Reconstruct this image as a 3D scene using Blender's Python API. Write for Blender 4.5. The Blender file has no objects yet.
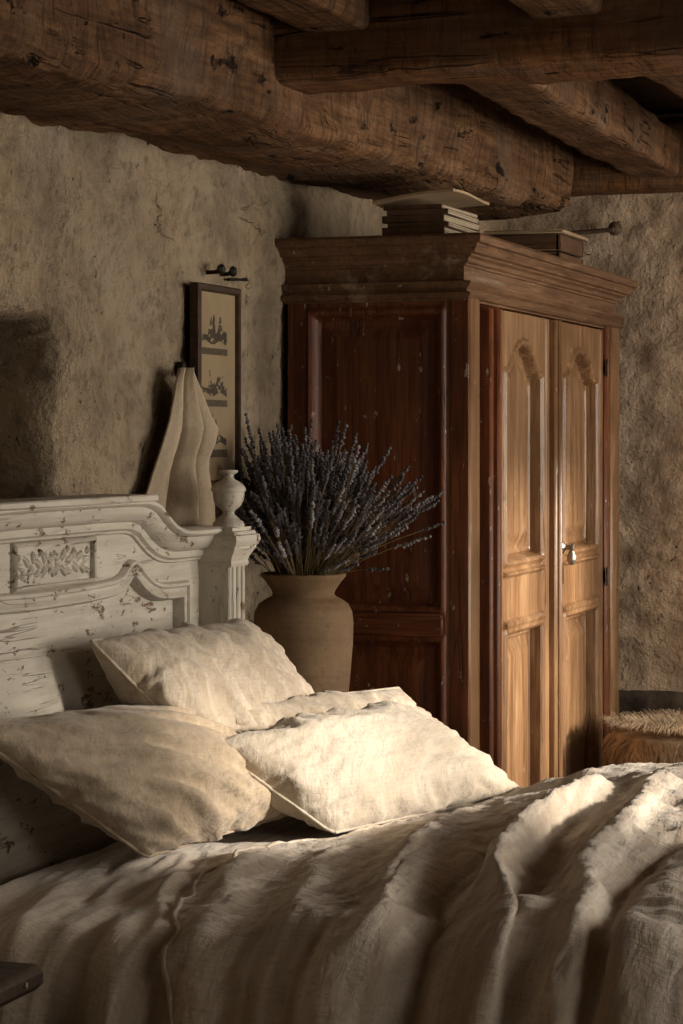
import bpy, math, random
import numpy as np
from mathutils import Vector, Matrix

random.seed(7)
RNG = np.random.RandomState(11)
SC = bpy.context.scene
COL = SC.collection
PI = math.pi

# ----------------------------------------------------------------- numpy noise
def _hash(ix, iy, iz, seed):
    n = (ix.astype(np.int64) * 374761393 + iy.astype(np.int64) * 668265263 +
         iz.astype(np.int64) * 1274126177 + seed * 974711) & 0xffffffff
    n = ((n ^ (n >> 13)) * 1103515245) & 0xffffffff
    n = ((n ^ (n >> 16)) * 2246822519) & 0xffffffff
    n = n ^ (n >> 15)
    return (n & 0xffffff).astype(np.float64) / 0xffffff * 2 - 1

def vnoise(P, seed=0):
    P = np.asarray(P, float)
    i = np.floor(P); f = P - i
    f = f * f * f * (f * (f * 6 - 15) + 10)
    i = i.astype(np.int64)
    r = 0
    for a in (0, 1):
        wa = f[..., 0] if a else 1 - f[..., 0]
        for b in (0, 1):
            wb = f[..., 1] if b else 1 - f[..., 1]
            for c in (0, 1):
                wc = f[..., 2] if c else 1 - f[..., 2]
                r = r + wa * wb * wc * _hash(i[..., 0] + a, i[..., 1] + b, i[..., 2] + c, seed)
    return r

def fbm(P, seed=0, octv=4, gain=.5):
    P = np.asarray(P, float); s = 0; a = 1.0; t = 0
    for k in range(octv):
        s = s + a * vnoise(P * 2 ** k + 17.3 * k, seed + k); t += a; a *= gain
    return s / t

def sstep(a, b, x):
    t = np.clip((x - a) / (b - a), 0, 1)
    return t * t * (3 - 2 * t)

def P3(x, y, z):
    x, y, z = np.broadcast_arrays(x, y, z)
    return np.stack([x, y, z], -1).astype(float)

def segdist(px, py, poly, closed=False):
    """distance of points to a polyline"""
    poly = np.asarray(poly, float)
    n = len(poly); best = np.full(np.shape(px), 1e9)
    for k in range(n if closed else n - 1):
        a = poly[k]; b = poly[(k + 1) % n]; d = b - a
        L = d @ d + 1e-12
        t = np.clip(((px - a[0]) * d[0] + (py - a[1]) * d[1]) / L, 0, 1)
        best = np.minimum(best, np.hypot(px - a[0] - t * d[0], py - a[1] - t * d[1]))
    return best

def inside(px, py, poly):
    poly = np.asarray(poly, float); n = len(poly)
    r = np.zeros(np.shape(px), bool)
    for k in range(n):
        x1, y1 = poly[k]; x2, y2 = poly[(k + 1) % n]
        if y1 == y2: continue
        c = ((y1 > py) != (y2 > py)) & (px < (x2 - x1) * (py - y1) / (y2 - y1) + x1)
        r ^= c
    return r

def sdf(px, py, poly):
    d = segdist(px, py, poly, True)
    return np.where(inside(px, py, poly), d, -d)

def smooth_poly(pts, n=8):
    """Catmull-Rom through points"""
    pts = [np.asarray(p, float) for p in pts]
    P = [pts[0] * 2 - pts[1]] + pts + [pts[-1] * 2 - pts[-2]]
    out = []
    for k in range(1, len(P) - 2):
        for j in range(n):
            t = j / n
            out.append(.5 * ((2 * P[k]) + (-P[k - 1] + P[k + 1]) * t + (2 * P[k - 1] - 5 * P[k] + 4 * P[k + 1] - P[k + 2]) * t * t
                             + (-P[k - 1] + 3 * P[k] - 3 * P[k + 1] + P[k + 2]) * t ** 3))
    out.append(pts[-1])
    return out

# ----------------------------------------------------------------- mesh builder
class MB:
    def __init__(self): self.v = []; self.f = []; self.m = []; self.n = 0
    def add(self, V, F, mi=0):
        V = np.asarray(V, float).reshape(-1, 3)
        self.v.append(V)
        for f in F:
            self.f.append(tuple(int(i) + self.n for i in f)); self.m.append(mi)
        self.n += len(V); return self
    def grid(self, P, mi=0, wrap_u=False, wrap_v=False, flip=False):
        P = np.asarray(P, float); a, b = P.shape[:2]
        I = np.arange(a * b).reshape(a, b)
        if wrap_u: I = np.vstack([I, I[:1]])
        if wrap_v: I = np.hstack([I, I[:, :1]])
        F = np.stack([I[:-1, :-1], I[1:, :-1], I[1:, 1:], I[:-1, 1:]], -1).reshape(-1, 4)
        if flip: F = F[:, ::-1]
        return self.add(P.reshape(-1, 3), F.tolist(), mi)
    def box(self, lo, hi, b=.003, mi=0):
        lo = np.minimum(lo, hi).astype(float); hi = np.maximum(lo, hi).astype(float) if False else np.maximum(np.asarray(hi, float), lo)
        b = min(b, .45 * float((hi - lo).min()))
        V = []; idx = {}
        for sx in (0, 1):
            for sy in (0, 1):
                for sz in (0, 1):
                    c = np.array([(lo, hi)[s][k] for k, s in enumerate((sx, sy, sz))])
                    sg = np.array([1 if s == 0 else -1 for s in (sx, sy, sz)])
                    for k in range(3):
                        p = c + b * sg; p[k] = c[k]
                        idx[(sx, sy, sz, k)] = len(V); V.append(p)
        F = []
        for k in range(3):
            o = [j for j in range(3) if j != k]
            for s in (0, 1):
                q = []
                for (u, w) in ((0, 0), (1, 0), (1, 1), (0, 1)):
                    t = [0, 0, 0]; t[k] = s; t[o[0]] = u; t[o[1]] = w
                    q.append(idx[(*t, k)])
                if (s == 0) != (k == 1): q = q[::-1]
                F.append(q)
        for k in range(3):          # edges along k
            o = [j for j in range(3) if j != k]
            for u in (0, 1):
                for w in (0, 1):
                    t0 = [0, 0, 0]; t1 = [0, 0, 0]
                    t0[o[0]] = t1[o[0]] = u; t0[o[1]] = t1[o[1]] = w; t1[k] = 1
                    q = [idx[(*t0, o[0])], idx[(*t1, o[0])], idx[(*t1, o[1])], idx[(*t0, o[1])]]
                    F.append(q)
        for sx in (0, 1):
            for sy in (0, 1):
                for sz in (0, 1):
                    F.append([idx[(sx, sy, sz, k)] for k in range(3)])
        return self.add(V, F, mi)
    def lathe(self, prof, c=(0, 0, 0), n=32, mi=0, axis=2):
        P = np.zeros((len(prof), n, 3))
        a = np.arange(n) * 2 * PI / n
        for k, (r, z) in enumerate(prof):
            ring = [r * np.cos(a), r * np.sin(a), np.full(n, z)]
            if axis == 0: ring = [ring[2], ring[0], ring[1]]
            if axis == 1: ring = [ring[1], ring[2], ring[0]]
            P[k] = np.stack(ring, -1)
        P += np.asarray(c, float)
        return self.grid(P, mi, wrap_v=True, flip=True)
    def tube(self, pts, r, n=8, mi=0, cap=True):
        pts = np.asarray(pts, float); N = len(pts)
        r = np.broadcast_to(np.asarray(r, float), (N,))
        T = np.gradient(pts, axis=0); T /= np.linalg.norm(T, axis=1, keepdims=True) + 1e-12
        up = np.array([0, 0, 1.0]) if abs(T[0, 2]) < .9 else np.array([1.0, 0, 0])
        P = np.zeros((N, n, 3)); a = np.arange(n) * 2 * PI / n
        for k in range(N):
            s = np.cross(T[k], up); s /= np.linalg.norm(s) + 1e-12
            w = np.cross(s, T[k]); up = w
            P[k] = pts[k] + r[k] * (np.cos(a)[:, None] * s + np.sin(a)[:, None] * w)
        b = self.n
        self.grid(P, mi, wrap_v=True)
        if cap:
            self.f.append(tuple(range(b + n - 1, b - 1, -1))); self.m.append(mi)
            self.f.append(tuple(b + (N - 1) * n + j for j in range(n))); self.m.append(mi)
        return self
    def sweep(self, pts, prof, to3, closed=False, mi=0, cap=True):
        """planar sweep: pts 2D path, prof [(n,d)], to3(p2, d)->xyz"""
        pts = np.asarray(pts, float); N = len(pts)
        if closed:
            a = np.roll(pts, 1, 0); c = np.roll(pts, -1, 0)
        else:
            a = np.vstack([pts[:1] * 2 - pts[1:2], pts[:-1]]); c = np.vstack([pts[1:], pts[-1:] * 2 - pts[-2:-1]])
        t1 = pts - a; t1 /= np.linalg.norm(t1, axis=1, keepdims=True) + 1e-12
        t2 = c - pts; t2 /= np.linalg.norm(t2, axis=1, keepdims=True) + 1e-12
        n1 = np.stack([-t1[:, 1], t1[:, 0]], -1); n2 = np.stack([-t2[:, 1], t2[:, 0]], -1)
        nn = n1 + n2; nn /= np.linalg.norm(nn, axis=1, keepdims=True) + 1e-12
        nn /= np.maximum(.35, (nn * n1).sum(1))[:, None]
        P = np.array([[to3(pts[k] + nn[k] * q[0], q[1]) for q in prof] for k in range(N)])
        b = self.n; m = len(prof)
        self.grid(P, mi, wrap_u=closed)
        if cap and not closed:
            self.f.append(tuple(b + j for j in range(m))); self.m.append(mi)
            self.f.append(tuple(b + (N - 1) * m + j for j in range(m - 1, -1, -1))); self.m.append(mi)
        return self
    def data(self): return (np.vstack(self.v) if self.v else np.zeros((0, 3))), self.f, self.m

def origin(o):
    return np.array(o['_o'][:]) if '_o' in o else np.zeros(3)

ORG = {}
def obj(name, mb, mats, parent=None, loc=None, smooth=True, ang=38, recalc=True):
    """links a mesh object. Vertices are given in world coordinates."""
    V, F, M = mb.data()
    if parent is not None: o0 = ORG[parent.name]
    else: o0 = np.array(loc if loc is not None else (0, 0, 0), float)
    me = bpy.data.meshes.new(name)
    me.from_pydata((V - o0).tolist(), [], F)
    if not isinstance(mats, (list, tuple)): mats = [mats]
    for m in mats: me.materials.append(m)
    me.polygons.foreach_set('material_index', M)
    if recalc:
        import bmesh
        bm = bmesh.new(); bm.from_mesh(me); bmesh.ops.recalc_face_normals(bm, faces=bm.faces); bm.to_mesh(me); bm.free()
    me.polygons.foreach_set('use_smooth', [smooth] * len(me.polygons))
    if smooth and ang < 180: me.set_sharp_from_angle(angle=math.radians(ang))
    me.update()
    o = bpy.data.objects.new(name, me); COL.objects.link(o)
    if parent is not None: o.parent = parent
    else: o.location = o0
    ORG[o.name] = o0
    return o

def tag(o, label, cat, group=None, kind=None):
    o['label'] = label; o['category'] = cat
    if group: o['group'] = group
    if kind: o['kind'] = kind
    return o

def empty(name, loc, label, cat, group=None):
    o = bpy.data.objects.new(name, None); COL.objects.link(o)
    o.location = loc; o.empty_display_size = .05
    ORG[o.name] = np.array(loc, float)
    return tag(o, label, cat, group)

def struct(name, mb, mat, **k):
    o = obj(name, mb, mat, **k); o['kind'] = 'structure'; return o

# ----------------------------------------------------------------- materials
class NT:
    def __init__(self, name):
        self.m = bpy.data.materials.new(name); self.m.use_nodes = True
        self.t = self.m.node_tree; self.t.nodes.clear()
        self.out = self.n('ShaderNodeOutputMaterial'); self.p = self.n('ShaderNodeBsdfPrincipled')
        self.l(self.p.outputs[0], self.out.inputs[0])
        self.tc = self.n('ShaderNodeTexCoord')
    def n(self, t, **k):
        x = self.t.nodes.new(t)
        for a, b in k.items(): setattr(x, a, b)
        return x
    def l(self, a, b): self.t.links.new(a, b)
    def map(self, scale=(1, 1, 1), rot=(0, 0, 0), loc=(0, 0, 0)):
        m = self.n('ShaderNodeMapping'); self.l(self.tc.outputs['Object'], m.inputs[0])
        m.inputs['Scale'].default_value = scale; m.inputs['Rotation'].default_value = rot; m.inputs['Location'].default_value = loc
        return m.outputs[0]
    def noise(self, vec, scale, detail=6, rough=.6, dist=0):
        x = self.n('ShaderNodeTexNoise'); self.l(vec, x.inputs['Vector'])
        x.inputs['Scale'].default_value = scale; x.inputs['Detail'].default_value = detail
        x.inputs['Roughness'].default_value = rough; x.inputs['Distortion'].default_value = dist
        return x.outputs['Fac']
    def wave(self, vec, scale, dist, dirn='X', detail=2, dscale=1):
        x = self.n('ShaderNodeTexWave', bands_direction=dirn); self.l(vec, x.inputs['Vector'])
        x.inputs['Scale'].default_value = scale; x.inputs['Distortion'].default_value = dist
        x.inputs['Detail'].default_value = detail; x.inputs['Detail Scale'].default_value = dscale
        return x.outputs['Fac']
    def ramp(self, fac, stops):
        r = self.n('ShaderNodeValToRGB'); self.l(fac, r.inputs[0]); e = r.color_ramp.elements
        while len(e) > 1: e.remove(e[-1])
        for k, (p, c) in enumerate(stops):
            el = e[0] if k == 0 else e.new(p)
            el.position = p; el.color = (c, c, c, 1) if isinstance(c, (int, float)) else (*c, 1)
        return r.outputs[0]
    def mix(self, fac, a, b, mode='MIX'):
        x = self.n('ShaderNodeMix', data_type='RGBA', blend_type=mode)
        for s, v in ((0, fac), (6, a), (7, b)):
            if hasattr(v, 'links'): self.l(v, x.inputs[s])
            elif s == 0: x.inputs[s].default_value = v
            else: x.inputs[s].default_value = (*v, 1) if not isinstance(v, (int, float)) else (v, v, v, 1)
        return x.outputs[2]
    def math(self, op, a, b=0.0):
        x = self.n('ShaderNodeMath', operation=op)
        for s, v in ((0, a), (1, b)):
            if hasattr(v, 'links'): self.l(v, x.inputs[s])
            else: x.inputs[s].default_value = v
        return x.outputs[0]
    def bump(self, h, dist, strength=1.0, prev=None):
        b = self.n('ShaderNodeBump'); self.l(h, b.inputs['Height'])
        b.inputs['Distance'].default_value = dist; b.inputs['Strength'].default_value = strength
        if prev is not None: self.l(prev, b.inputs['Normal'])
        return b.outputs[0]
    def done(self, col, rough, normal=None, spec=.3, sheen=0, metal=0):
        for k, v in (('Base Color', col), ('Roughness', rough), ('Normal', normal)):
            if v is None: continue
            if hasattr(v, 'links'): self.l(v, self.p.inputs[k])
            elif k == 'Base Color': self.p.inputs[k].default_value = (*v, 1)
            else: self.p.inputs[k].default_value = v
        self.p.inputs['Specular IOR Level'].default_value = spec
        self.p.inputs['Metallic'].default_value = metal
        if sheen:
            self.p.inputs['Sheen Weight'].default_value = sheen
            self.p.inputs['Sheen Roughness'].default_value = .5
        return self.m

AX = {'X': (.06, 1, 1), 'Y': (1, .06, 1), 'Z': (1, 1, .06)}
def wood(name, dark, mid, light, axis='Z', sc=1.0, rough=.55, chips=None, chip_amt=.66, spec=.35, bumpd=.002, crack=.5, worn=None, worn_amt=.6, adze=False):
    w = NT(name); s = AX[axis]
    v = w.map(tuple(k * sc for k in s)); v0 = w.map((sc, sc, sc))
    g = w.noise(v, 38, 8, .65, .6)
    big = w.noise(v, 6, 4, .6, 1.2)
    blot = w.noise(v0, 3.2, 4, .6)
    fine = w.noise(v, 150, 4, .6)
    col = w.ramp(w.math('ADD', w.math('MULTIPLY', g, .6), w.math('MULTIPLY', big, .4)), [(.33, dark), (.5, mid), (.68, light)])
    col = w.mix(w.ramp(blot, [(.35, .55), (.65, 0)]), col, dark)
    col = w.mix(w.ramp(fine, [(.35, .45), (.55, 0)]), col, tuple(c * .45 for c in dark))
    h = w.math('ADD', w.math('MULTIPLY', g, .7), w.math('MULTIPLY', fine, .3))
    # drying cracks along the grain
    cr = w.ramp(w.noise(v, 16, 3, .5, .8), [(.485, 0), (.5, 1), (.515, 0)])
    crm = w.math('MULTIPLY', cr, w.ramp(w.noise(v0, 5, 3), [(.5, 0), (.62, crack)]))
    col = w.mix(crm, col, tuple(c * .2 for c in dark))
    h = w.math('SUBTRACT', h, w.math('MULTIPLY', crm, 1.2))
    if worn:
        wm = w.ramp(w.noise(v, 9, 8, .75, .3), [(worn_amt, 0), (worn_amt + .1, .8)])
        col = w.mix(wm, col, worn)
    if adze:
        s2 = {'X': (1, .25, .25), 'Y': (.25, 1, .25), 'Z': (.25, .25, 1)}[axis]
        ad = w.noise(w.map(s2), 42, 5, .75, .8)
        col = w.mix(w.ramp(ad, [(.34, .85), (.52, 0)]), col, tuple(c * .6 for c in dark))
        wz = w.ramp(w.noise(v0, 2.2, 5, .7), [(.50, 0), (.68, .38)])
        col = w.mix(wz, col, (.20, .155, .115))
        h = w.math('ADD', h, w.math('MULTIPLY', ad, .9))
        pit = w.ramp(w.noise(w.map(tuple(k * 1.0 for k in ((.35, 1, 1) if axis == 'X' else (1, .35, 1)))), 26, 4, .6), [(.3, 1), (.37, 0)])
        col = w.mix(pit, col, tuple(c * .15 for c in dark))
        h = w.math('SUBTRACT', h, w.math('MULTIPLY', pit, 1.0))
    r = rough
    if chips:
        cm = w.ramp(w.noise(w.map(tuple(sc * k for k in ((.35, 1, 1) if axis == 'X' else (1, .35, 1) if axis == 'Y' else (1, 1, .35)))), 60, 5, .7), [(chip_amt, 0), (chip_amt + .02, 1)])
        col = w.mix(cm, col, chips)
    return w.done(col, r, w.bump(h, bumpd), spec)

def chipped_paint(name, paint, paint2, under, axis='Y'):
    w = NT(name); s = AX[axis]
    v0 = w.map(); v = w.map(tuple(k for k in s)); v2 = w.map(tuple(.5 if k < 1 else 1 for k in s))
    tone = w.noise(v0, 7, 5, .6); brush = w.noise(v, 55, 5, .6)
    col = w.mix(w.ramp(tone, [(.35, 0), (.68, 1)]), paint, paint2)
    col = w.mix(w.ramp(brush, [(.38, .45), (.55, 0)]), col, tuple(c * .72 for c in paint2))
    grime = w.noise(v2, 14, 6, .7)
    col = w.mix(w.ramp(grime, [(.55, 0), (.75, .55)]), col, tuple(c * .55 + u * .3 for c, u in zip(paint2, under)))
    ch = w.noise(v2, 46, 6, .74, .3)
    area = w.noise(v0, 4.5, 3, .5)
    m = w.math('ADD', ch, w.math('MULTIPLY', w.math('SUBTRACT', area, .5), .12))
    cm = w.ramp(m, [(.605, 0), (.625, 1)])
    col = w.mix(cm, col, under)
    cr = w.ramp(w.noise(v, 20, 4, .6, .5), [(.492, 0), (.5, 1), (.508, 0)])
    crm = w.math('MULTIPLY', cr, w.ramp(w.noise(v0, 6, 2), [(.46, 0), (.6, .7)]))
    col = w.mix(crm, col, tuple(c * .6 for c in under))
    h = w.math('SUBTRACT', w.math('MULTIPLY', brush, .35), w.math('ADD', w.math('MULTIPLY', cm, .6), crm))
    return w.done(col, .62, w.bump(h, .0022), .3)

def linen(name, a, b, stripe=None, stripe_axis='X', bumpd=.0012, freq=1.0, crink=1.0):
    w = NT(name); v0 = w.map()
    t1 = w.noise(w.map((1, .05, .05)), 300 * freq, 3, .6)
    t2 = w.noise(w.map((.05, 1, .05)), 300 * freq, 3, .6)
    t3 = w.noise(w.map((.12, .12, 1)), 300 * freq, 3, .6)
    th = w.math('ADD', w.math('ADD', t1, t2), t3)
    tone = w.noise(v0, 5, 4, .6)
    col = w.mix(w.ramp(tone, [(.35, 0), (.65, 1)]), a, b)
    col = w.mix(w.ramp(w.math('DIVIDE', th, 3.0), [(.40, .6), (.52, 0)]), col, tuple(c * .62 for c in b))
    if stripe:
        sc, c2, amt = stripe
        sv = w.map({'X': (1, .03, .03), 'Y': (.03, 1, .03)}[stripe_axis])
        st = w.ramp(w.noise(sv, sc, 2, .5), [(.44, 0), (.52, amt), (.58, amt), (.64, 0)])
        col = w.mix(st, col, c2)
    cr = w.noise(w.map((1, .3, .6), (.3, .2, .5)), 60, 4, .6, .4)
    cr2 = w.noise(w.map((.35, 1, .6), (.2, -.3, .3)), 120, 3, .6, .3)
    h = w.math('ADD', w.math('MULTIPLY', cr, 1.5 * crink), w.math('ADD', w.math('MULTIPLY', cr2, .6 * crink), w.math('MULTIPLY', th, .25)))
    return w.done(col, .92, w.bump(h, bumpd * 2.0, .8), .12, .25)

def plaster(name, base, warm, dark, spots=(.09, .06, .04)):
    w = NT(name); v = w.map()
    n1 = w.noise(v, 1.3, 6, .62, .4); n2 = w.noise(v, 5, 8, .68, .2); n3 = w.noise(v, 28, 6, .7); n4 = w.noise(v, 110, 4, .7)
    col = w.mix(w.ramp(n1, [(.35, 0), (.62, 1)]), base, warm)
    col = w.mix(w.ramp(n2, [(.36, .9), (.56, 0)]), col, dark)
    col = w.mix(w.ramp(n3, [(.32, .75), (.5, 0)]), col, tuple(c * .7 for c in dark))
    cr = w.ramp(w.noise(v, 2.6, 6, .6, .6), [(.495, 0), (.5, 1), (.505, 0)])
    crm = w.math('MULTIPLY', cr, w.ramp(w.noise(v, 3.1, 2), [(.6, 0), (.68, .45)]))
    col = w.mix(crm, col, spots)
    pit = w.ramp(w.noise(v, 46, 3, .5), [(.27, 1), (.31, 0)])
    pitm = w.math('MULTIPLY', pit, w.ramp(w.noise(v, 3.7, 3), [(.42, 0), (.6, 1)]))
    col = w.mix(pitm, col, spots)
    h = w.math('ADD', w.math('MULTIPLY', n2, 3.0), w.math('ADD', w.math('MULTIPLY', n3, 1.3), w.math('MULTIPLY', n4, .4)))
    h = w.math('SUBTRACT', h, w.math('ADD', crm, w.math('MULTIPLY', pitm, 1.2)))
    return w.done(col, .93, w.bump(h, .02), .15)

def plain(name, col, rough=.6, var=.25, sc=20, bumpd=.001, metal=0, spec=.3):
    w = NT(name); n = w.noise(w.map(), sc, 6, .65)
    c = w.mix(w.ramp(n, [(.35, 0), (.65, 1)]), tuple(k * (1 - var) for k in col), tuple(min(1, k * (1 + var)) for k in col))
    return w.done(c, rough, w.bump(n, bumpd), spec, metal=metal)

M = {}
M['plaster'] = plaster('old_plaster', (.42, .345, .255), (.49, .37, .235), (.27, .205, .135))
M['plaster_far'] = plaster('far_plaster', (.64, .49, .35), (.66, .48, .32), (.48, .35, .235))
M['dado'] = plain('dark_dado', (.07, .053, .037), .85, .5, 14, .008)
M['floor'] = wood('floor_boards', (.05, .028, .015), (.11, .062, .032), (.17, .10, .055), 'X')
M['beamY'] = wood('old_oak_beam', (.055, .025, .011), (.19, .095, .042), (.36, .205, .104), 'Y', .8, .8, bumpd=.010, crack=.9, spec=.15, adze=True)
M['beamX'] = wood('cross_oak_beam', (.075, .031, .012), (.20, .09, .034), (.34, .17, .066), 'X', .8, .75, bumpd=.007, crack=.9, spec=.15, adze=True)
M['plank'] = wood('ceiling_plank', (.05, .028, .014), (.11, .06, .03), (.17, .10, .055), 'X', 1, .8, bumpd=.003, spec=.12)
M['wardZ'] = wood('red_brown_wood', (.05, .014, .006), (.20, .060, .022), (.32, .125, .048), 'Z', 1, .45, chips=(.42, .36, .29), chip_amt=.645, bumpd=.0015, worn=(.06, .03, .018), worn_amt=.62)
M['wardY'] = wood('red_brown_wood_long', (.07, .034, .017), (.20, .105, .052), (.31, .18, .095), 'Y', 1, .5, chips=(.42, .36, .29), chip_amt=.655, bumpd=.0022, worn=(.34, .25, .17), worn_amt=.58)
M['wardX'] = wood('red_brown_wood_cross', (.05, .014, .006), (.19, .058, .022), (.30, .115, .045), 'X', 1, .45, chips=(.42, .36, .29), chip_amt=.645, bumpd=.0015, worn=(.06, .03, .018), worn_amt=.62)
M['doorZ'] = wood('sunlit_brown_wood', (.10, .047, .021), (.30, .162, .077), (.47, .30, .163), 'Z', 1, .32, chips=(.5, .42, .33), chip_amt=.67, bumpd=.0016, worn=(.07, .04, .022), worn_amt=.62)  # lighter copy of the wardrobe wood: sunlight on the front put into its colour
M['white'] = chipped_paint('chipped_white_paint', (.60, .555, .475), (.50, .455, .375), (.20, .12, .068), 'Y')
M['whiteZ'] = chipped_paint('chipped_white_paint_post', (.60, .555, .475), (.50, .455, .375), (.20, .12, .068), 'Z')
M['sheet'] = linen('sheet_linen', (.62, .54, .44), (.55, .47, .375), (15, (.33, .255, .185), .70), crink=1.2)
M['cover'] = linen('coverlet_linen', (.70, .62, .52), (.62, .54, .445), (15, (.37, .295, .22), .70), crink=1.7)
M['pillow'] = linen('pillow_linen', (.55, .475, .38), (.49, .415, .325), (28, (.37, .29, .205), .5), 'Y')
M['pillow_tan'] = linen('pillow_tan_linen', (.46, .375, .275), (.40, .32, .23), (34, (.33, .255, .175), .4), 'Y')
M['pillow_front'] = linen('pillow_front_linen', (.57, .505, .415), (.51, .445, .355), (24, (.44, .365, .275), .4), 'X')
M['towel'] = linen('towel_cloth', (.42, .335, .235), (.37, .29, .20), None, bumpd=.0003, crink=.4, freq=3.0)
M['clay'] = None
M['iron'] = plain('dark_iron', (.035, .027, .022), .55, .4, 60, .001, .8)
M['rust'] = plain('rusty_iron', (.13, .085, .055), .7, .4, 50, .001, .3)
M['steel'] = plain('worn_metal', (.45, .40, .34), .38, .3, 60, .0008, .9)
M['paper'] = plain('aged_paper', (.26, .195, .115), .9, .12, 8, .0003)
M['pages'] = plain('book_pages', (.50, .41, .29), .9, .15, 30, .001)
M['coverbrown'] = plain('book_cover_brown', (.10, .055, .03), .8, .3, 30, .0006)
M['cardtan'] = plain('tan_card', (.36, .25, .145), .85, .15, 14, .0006)
M['ink'] = plain('faded_ink', (.05, .037, .025), .9, .3, 60, .0001)
M['caption'] = plain('caption_ink', (.075, .055, .036), .9, .3, 80, .0001)
M['frame'] = plain('dark_frame_wood', (.05, .028, .016), .5, .35, 40, .001)
M['mattress'] = plain('mattress_ticking', (.45, .39, .31), .95, .1, 30, .001)
M['stem'] = plain('dry_stem', (.20, .145, .07), .9, .4, 30, .0002)
M['bloom'] = plain('lavender_bloom', (.105, .094, .098), .95, .6, 60, .0004)
M['bloom_pale'] = plain('lavender_bloom_pale', (.235, .215, .215), .95, .4, 60, .0004)
M['fleece'] = plain('sheepskin_wool', (.42, .315, .205), .95, .35, 16, .001)
M['stave'] = wood('barrel_wood', (.10, .055, .026), (.22, .13, .065), (.32, .2, .11), 'Z', 1, .7)
M['stool'] = wood('dark_stool_wood', (.022, .012, .007), (.05, .028, .016), (.085, .05, .03), 'X', 1, .5)
M['crate'] = wood('crate_wood', (.07, .035, .018), (.15, .078, .038), (.22, .12, .06), 'X', 1, .7)

def clay():
    w = NT('terracotta_clay'); v = w.map()
    ring = w.noise(w.map((.1, .1, 1)), 60, 4, .6); n = w.noise(v, 9, 6, .65); f = w.noise(v, 90, 4, .6)
    col = w.mix(w.ramp(n, [(.35, 0), (.65, 1)]), (.185, .115, .062), (.27, .18, .105))
    col = w.mix(w.ramp(f, [(.32, .5), (.42, 0)]), col, (.11, .07, .038))
    col = w.mix(w.ramp(ring, [(.35, .3), (.5, 0)]), col, (.14, .092, .053))
    return w.done(col, .8, w.bump(w.math('ADD', ring, w.math('MULTIPLY', f, .4)), .002), .2)
M['clay'] = clay()

# ----------------------------------------------------------------- room
Y0, Y1, XR, ZC = -.6, 6.45, 3.4, 2.34

def axis_pts(segs):
    out = []
    for a, b, st in segs:
        n = max(1, int(round((b - a) / st))); out += list(np.linspace(a, b, n, endpoint=False))
    out.append(segs[-1][1]); return np.array(out)

# left wall with its niche and lumpy plaster
ys = axis_pts([(Y0, 2.9, .1), (2.9, 3.6, .02), (3.6, 3.82, .008), (3.82, 4.9, .014), (4.9, Y1, .06)])
zs = axis_pts([(0, 1.0, .08), (1.0, 1.15, .02), (1.15, 1.56, .014), (1.56, 1.70, .008), (1.70, 2.1, .014), (2.1, ZC, .06)])
Yg, Zg = np.meshgrid(ys, zs, indexing='ij')
nz = fbm(P3(Yg * 3.2, Zg * 3.2, 0), 3, 5)
wob = fbm(P3(Yg * 9, Zg * 9, 5), 9, 3)
d = sdf(Yg + .012 * wob, Zg + .012 * vnoise(P3(Yg * 8, Zg * 8, 2), 4), [(3.05, 1.1), (3.725, 1.1), (3.735, 1.585), (3.715, 1.632), (3.3, 1.632), (3.05, 1.62)])
X = .026 * nz + .009 * wob + .007 * fbm(P3(Yg * 26, Zg * 26, 1), 21, 3)
X += .024 * np.exp(-(((Yg - 3.87) + .25 * (Zg - 1.45)) / .07) ** 2) * sstep(1.75, 1.55, Zg)        # swollen plaster beside the niche
X -= .012 * sstep(-.03, .0, d)
X -= .22 * sstep(0, .022, d)
mb = MB().grid(P3(X - .012, Yg, Zg))
struct('wall_left', mb, M['plaster'], ang=180)
# far wall
xs = axis_pts([(-.1, .3, .06), (.3, 1.3, .014), (1.3, XR, .08)])
zs = axis_pts([(0, .55, .08), (.55, 2.15, .014), (2.15, ZC, .06)])
Xg, Zg = np.meshgrid(xs, zs, indexing='ij')
Yd = .022 * fbm(P3(Xg * 4, 7, Zg * 5), 31, 4) + .011 * fbm(P3(Xg * 14 + 4 * Zg, 3, Zg * 26), 41, 3)
struct('wall_far', MB().grid(P3(Xg, Y1 + .02 + Yd, Zg)), M['plaster_far'], ang=180)
# wall behind the camera
struct('wall_near', MB().box((-.1, Y0 - .1, 0), (XR, Y0, ZC)), M['plaster'])
# right wall with two window openings, plus an added third one for fill light
WIN = [(3.86, 4.85, .86, 1.95), (5.48, 6.42, .86, 2.20), (1.3, 2.35, .86, 1.98)]  # last opening is added out of view, to brighten the camera side
mb = MB(); XW = XR + .28
ycur = Y0
for (a, b, z0, z1) in sorted(WIN):
    mb.box((XR, ycur, 0), (XW, a, ZC)); mb.box((XR, a, 0), (XW, b, z0)); mb.box((XR, a, z1), (XW, b, ZC)); ycur = b
mb.box((XR, ycur, 0), (XW, Y1 + .1, ZC))
struct('wall_right', mb, M['plaster_far'])
for k, (a, b, z0, z1) in enumerate(WIN):
    mb = MB(); x0, x1 = XR + .1, XR + .14
    mb.box((x0, a, z0), (x1, a + .045, z1)); mb.box((x0, b - .045, z0), (x1, b, z1))
    mb.box((x0, a, z0), (x1, b, z0 + .05)); mb.box((x0, a, z1 - .05), (x1, b, z1))
    c = (a + b) / 2; mb.box((x0, c - .03, z0), (x1, c + .03, z1))
    struct('window_%d' % (k + 1), mb, M['frame'])  # the third frame belongs to the added fill opening
struct('floor', MB().box((-.3, Y0 - .1, -.06), (XW, Y1 + .2, 0)), M['floor'])
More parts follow.
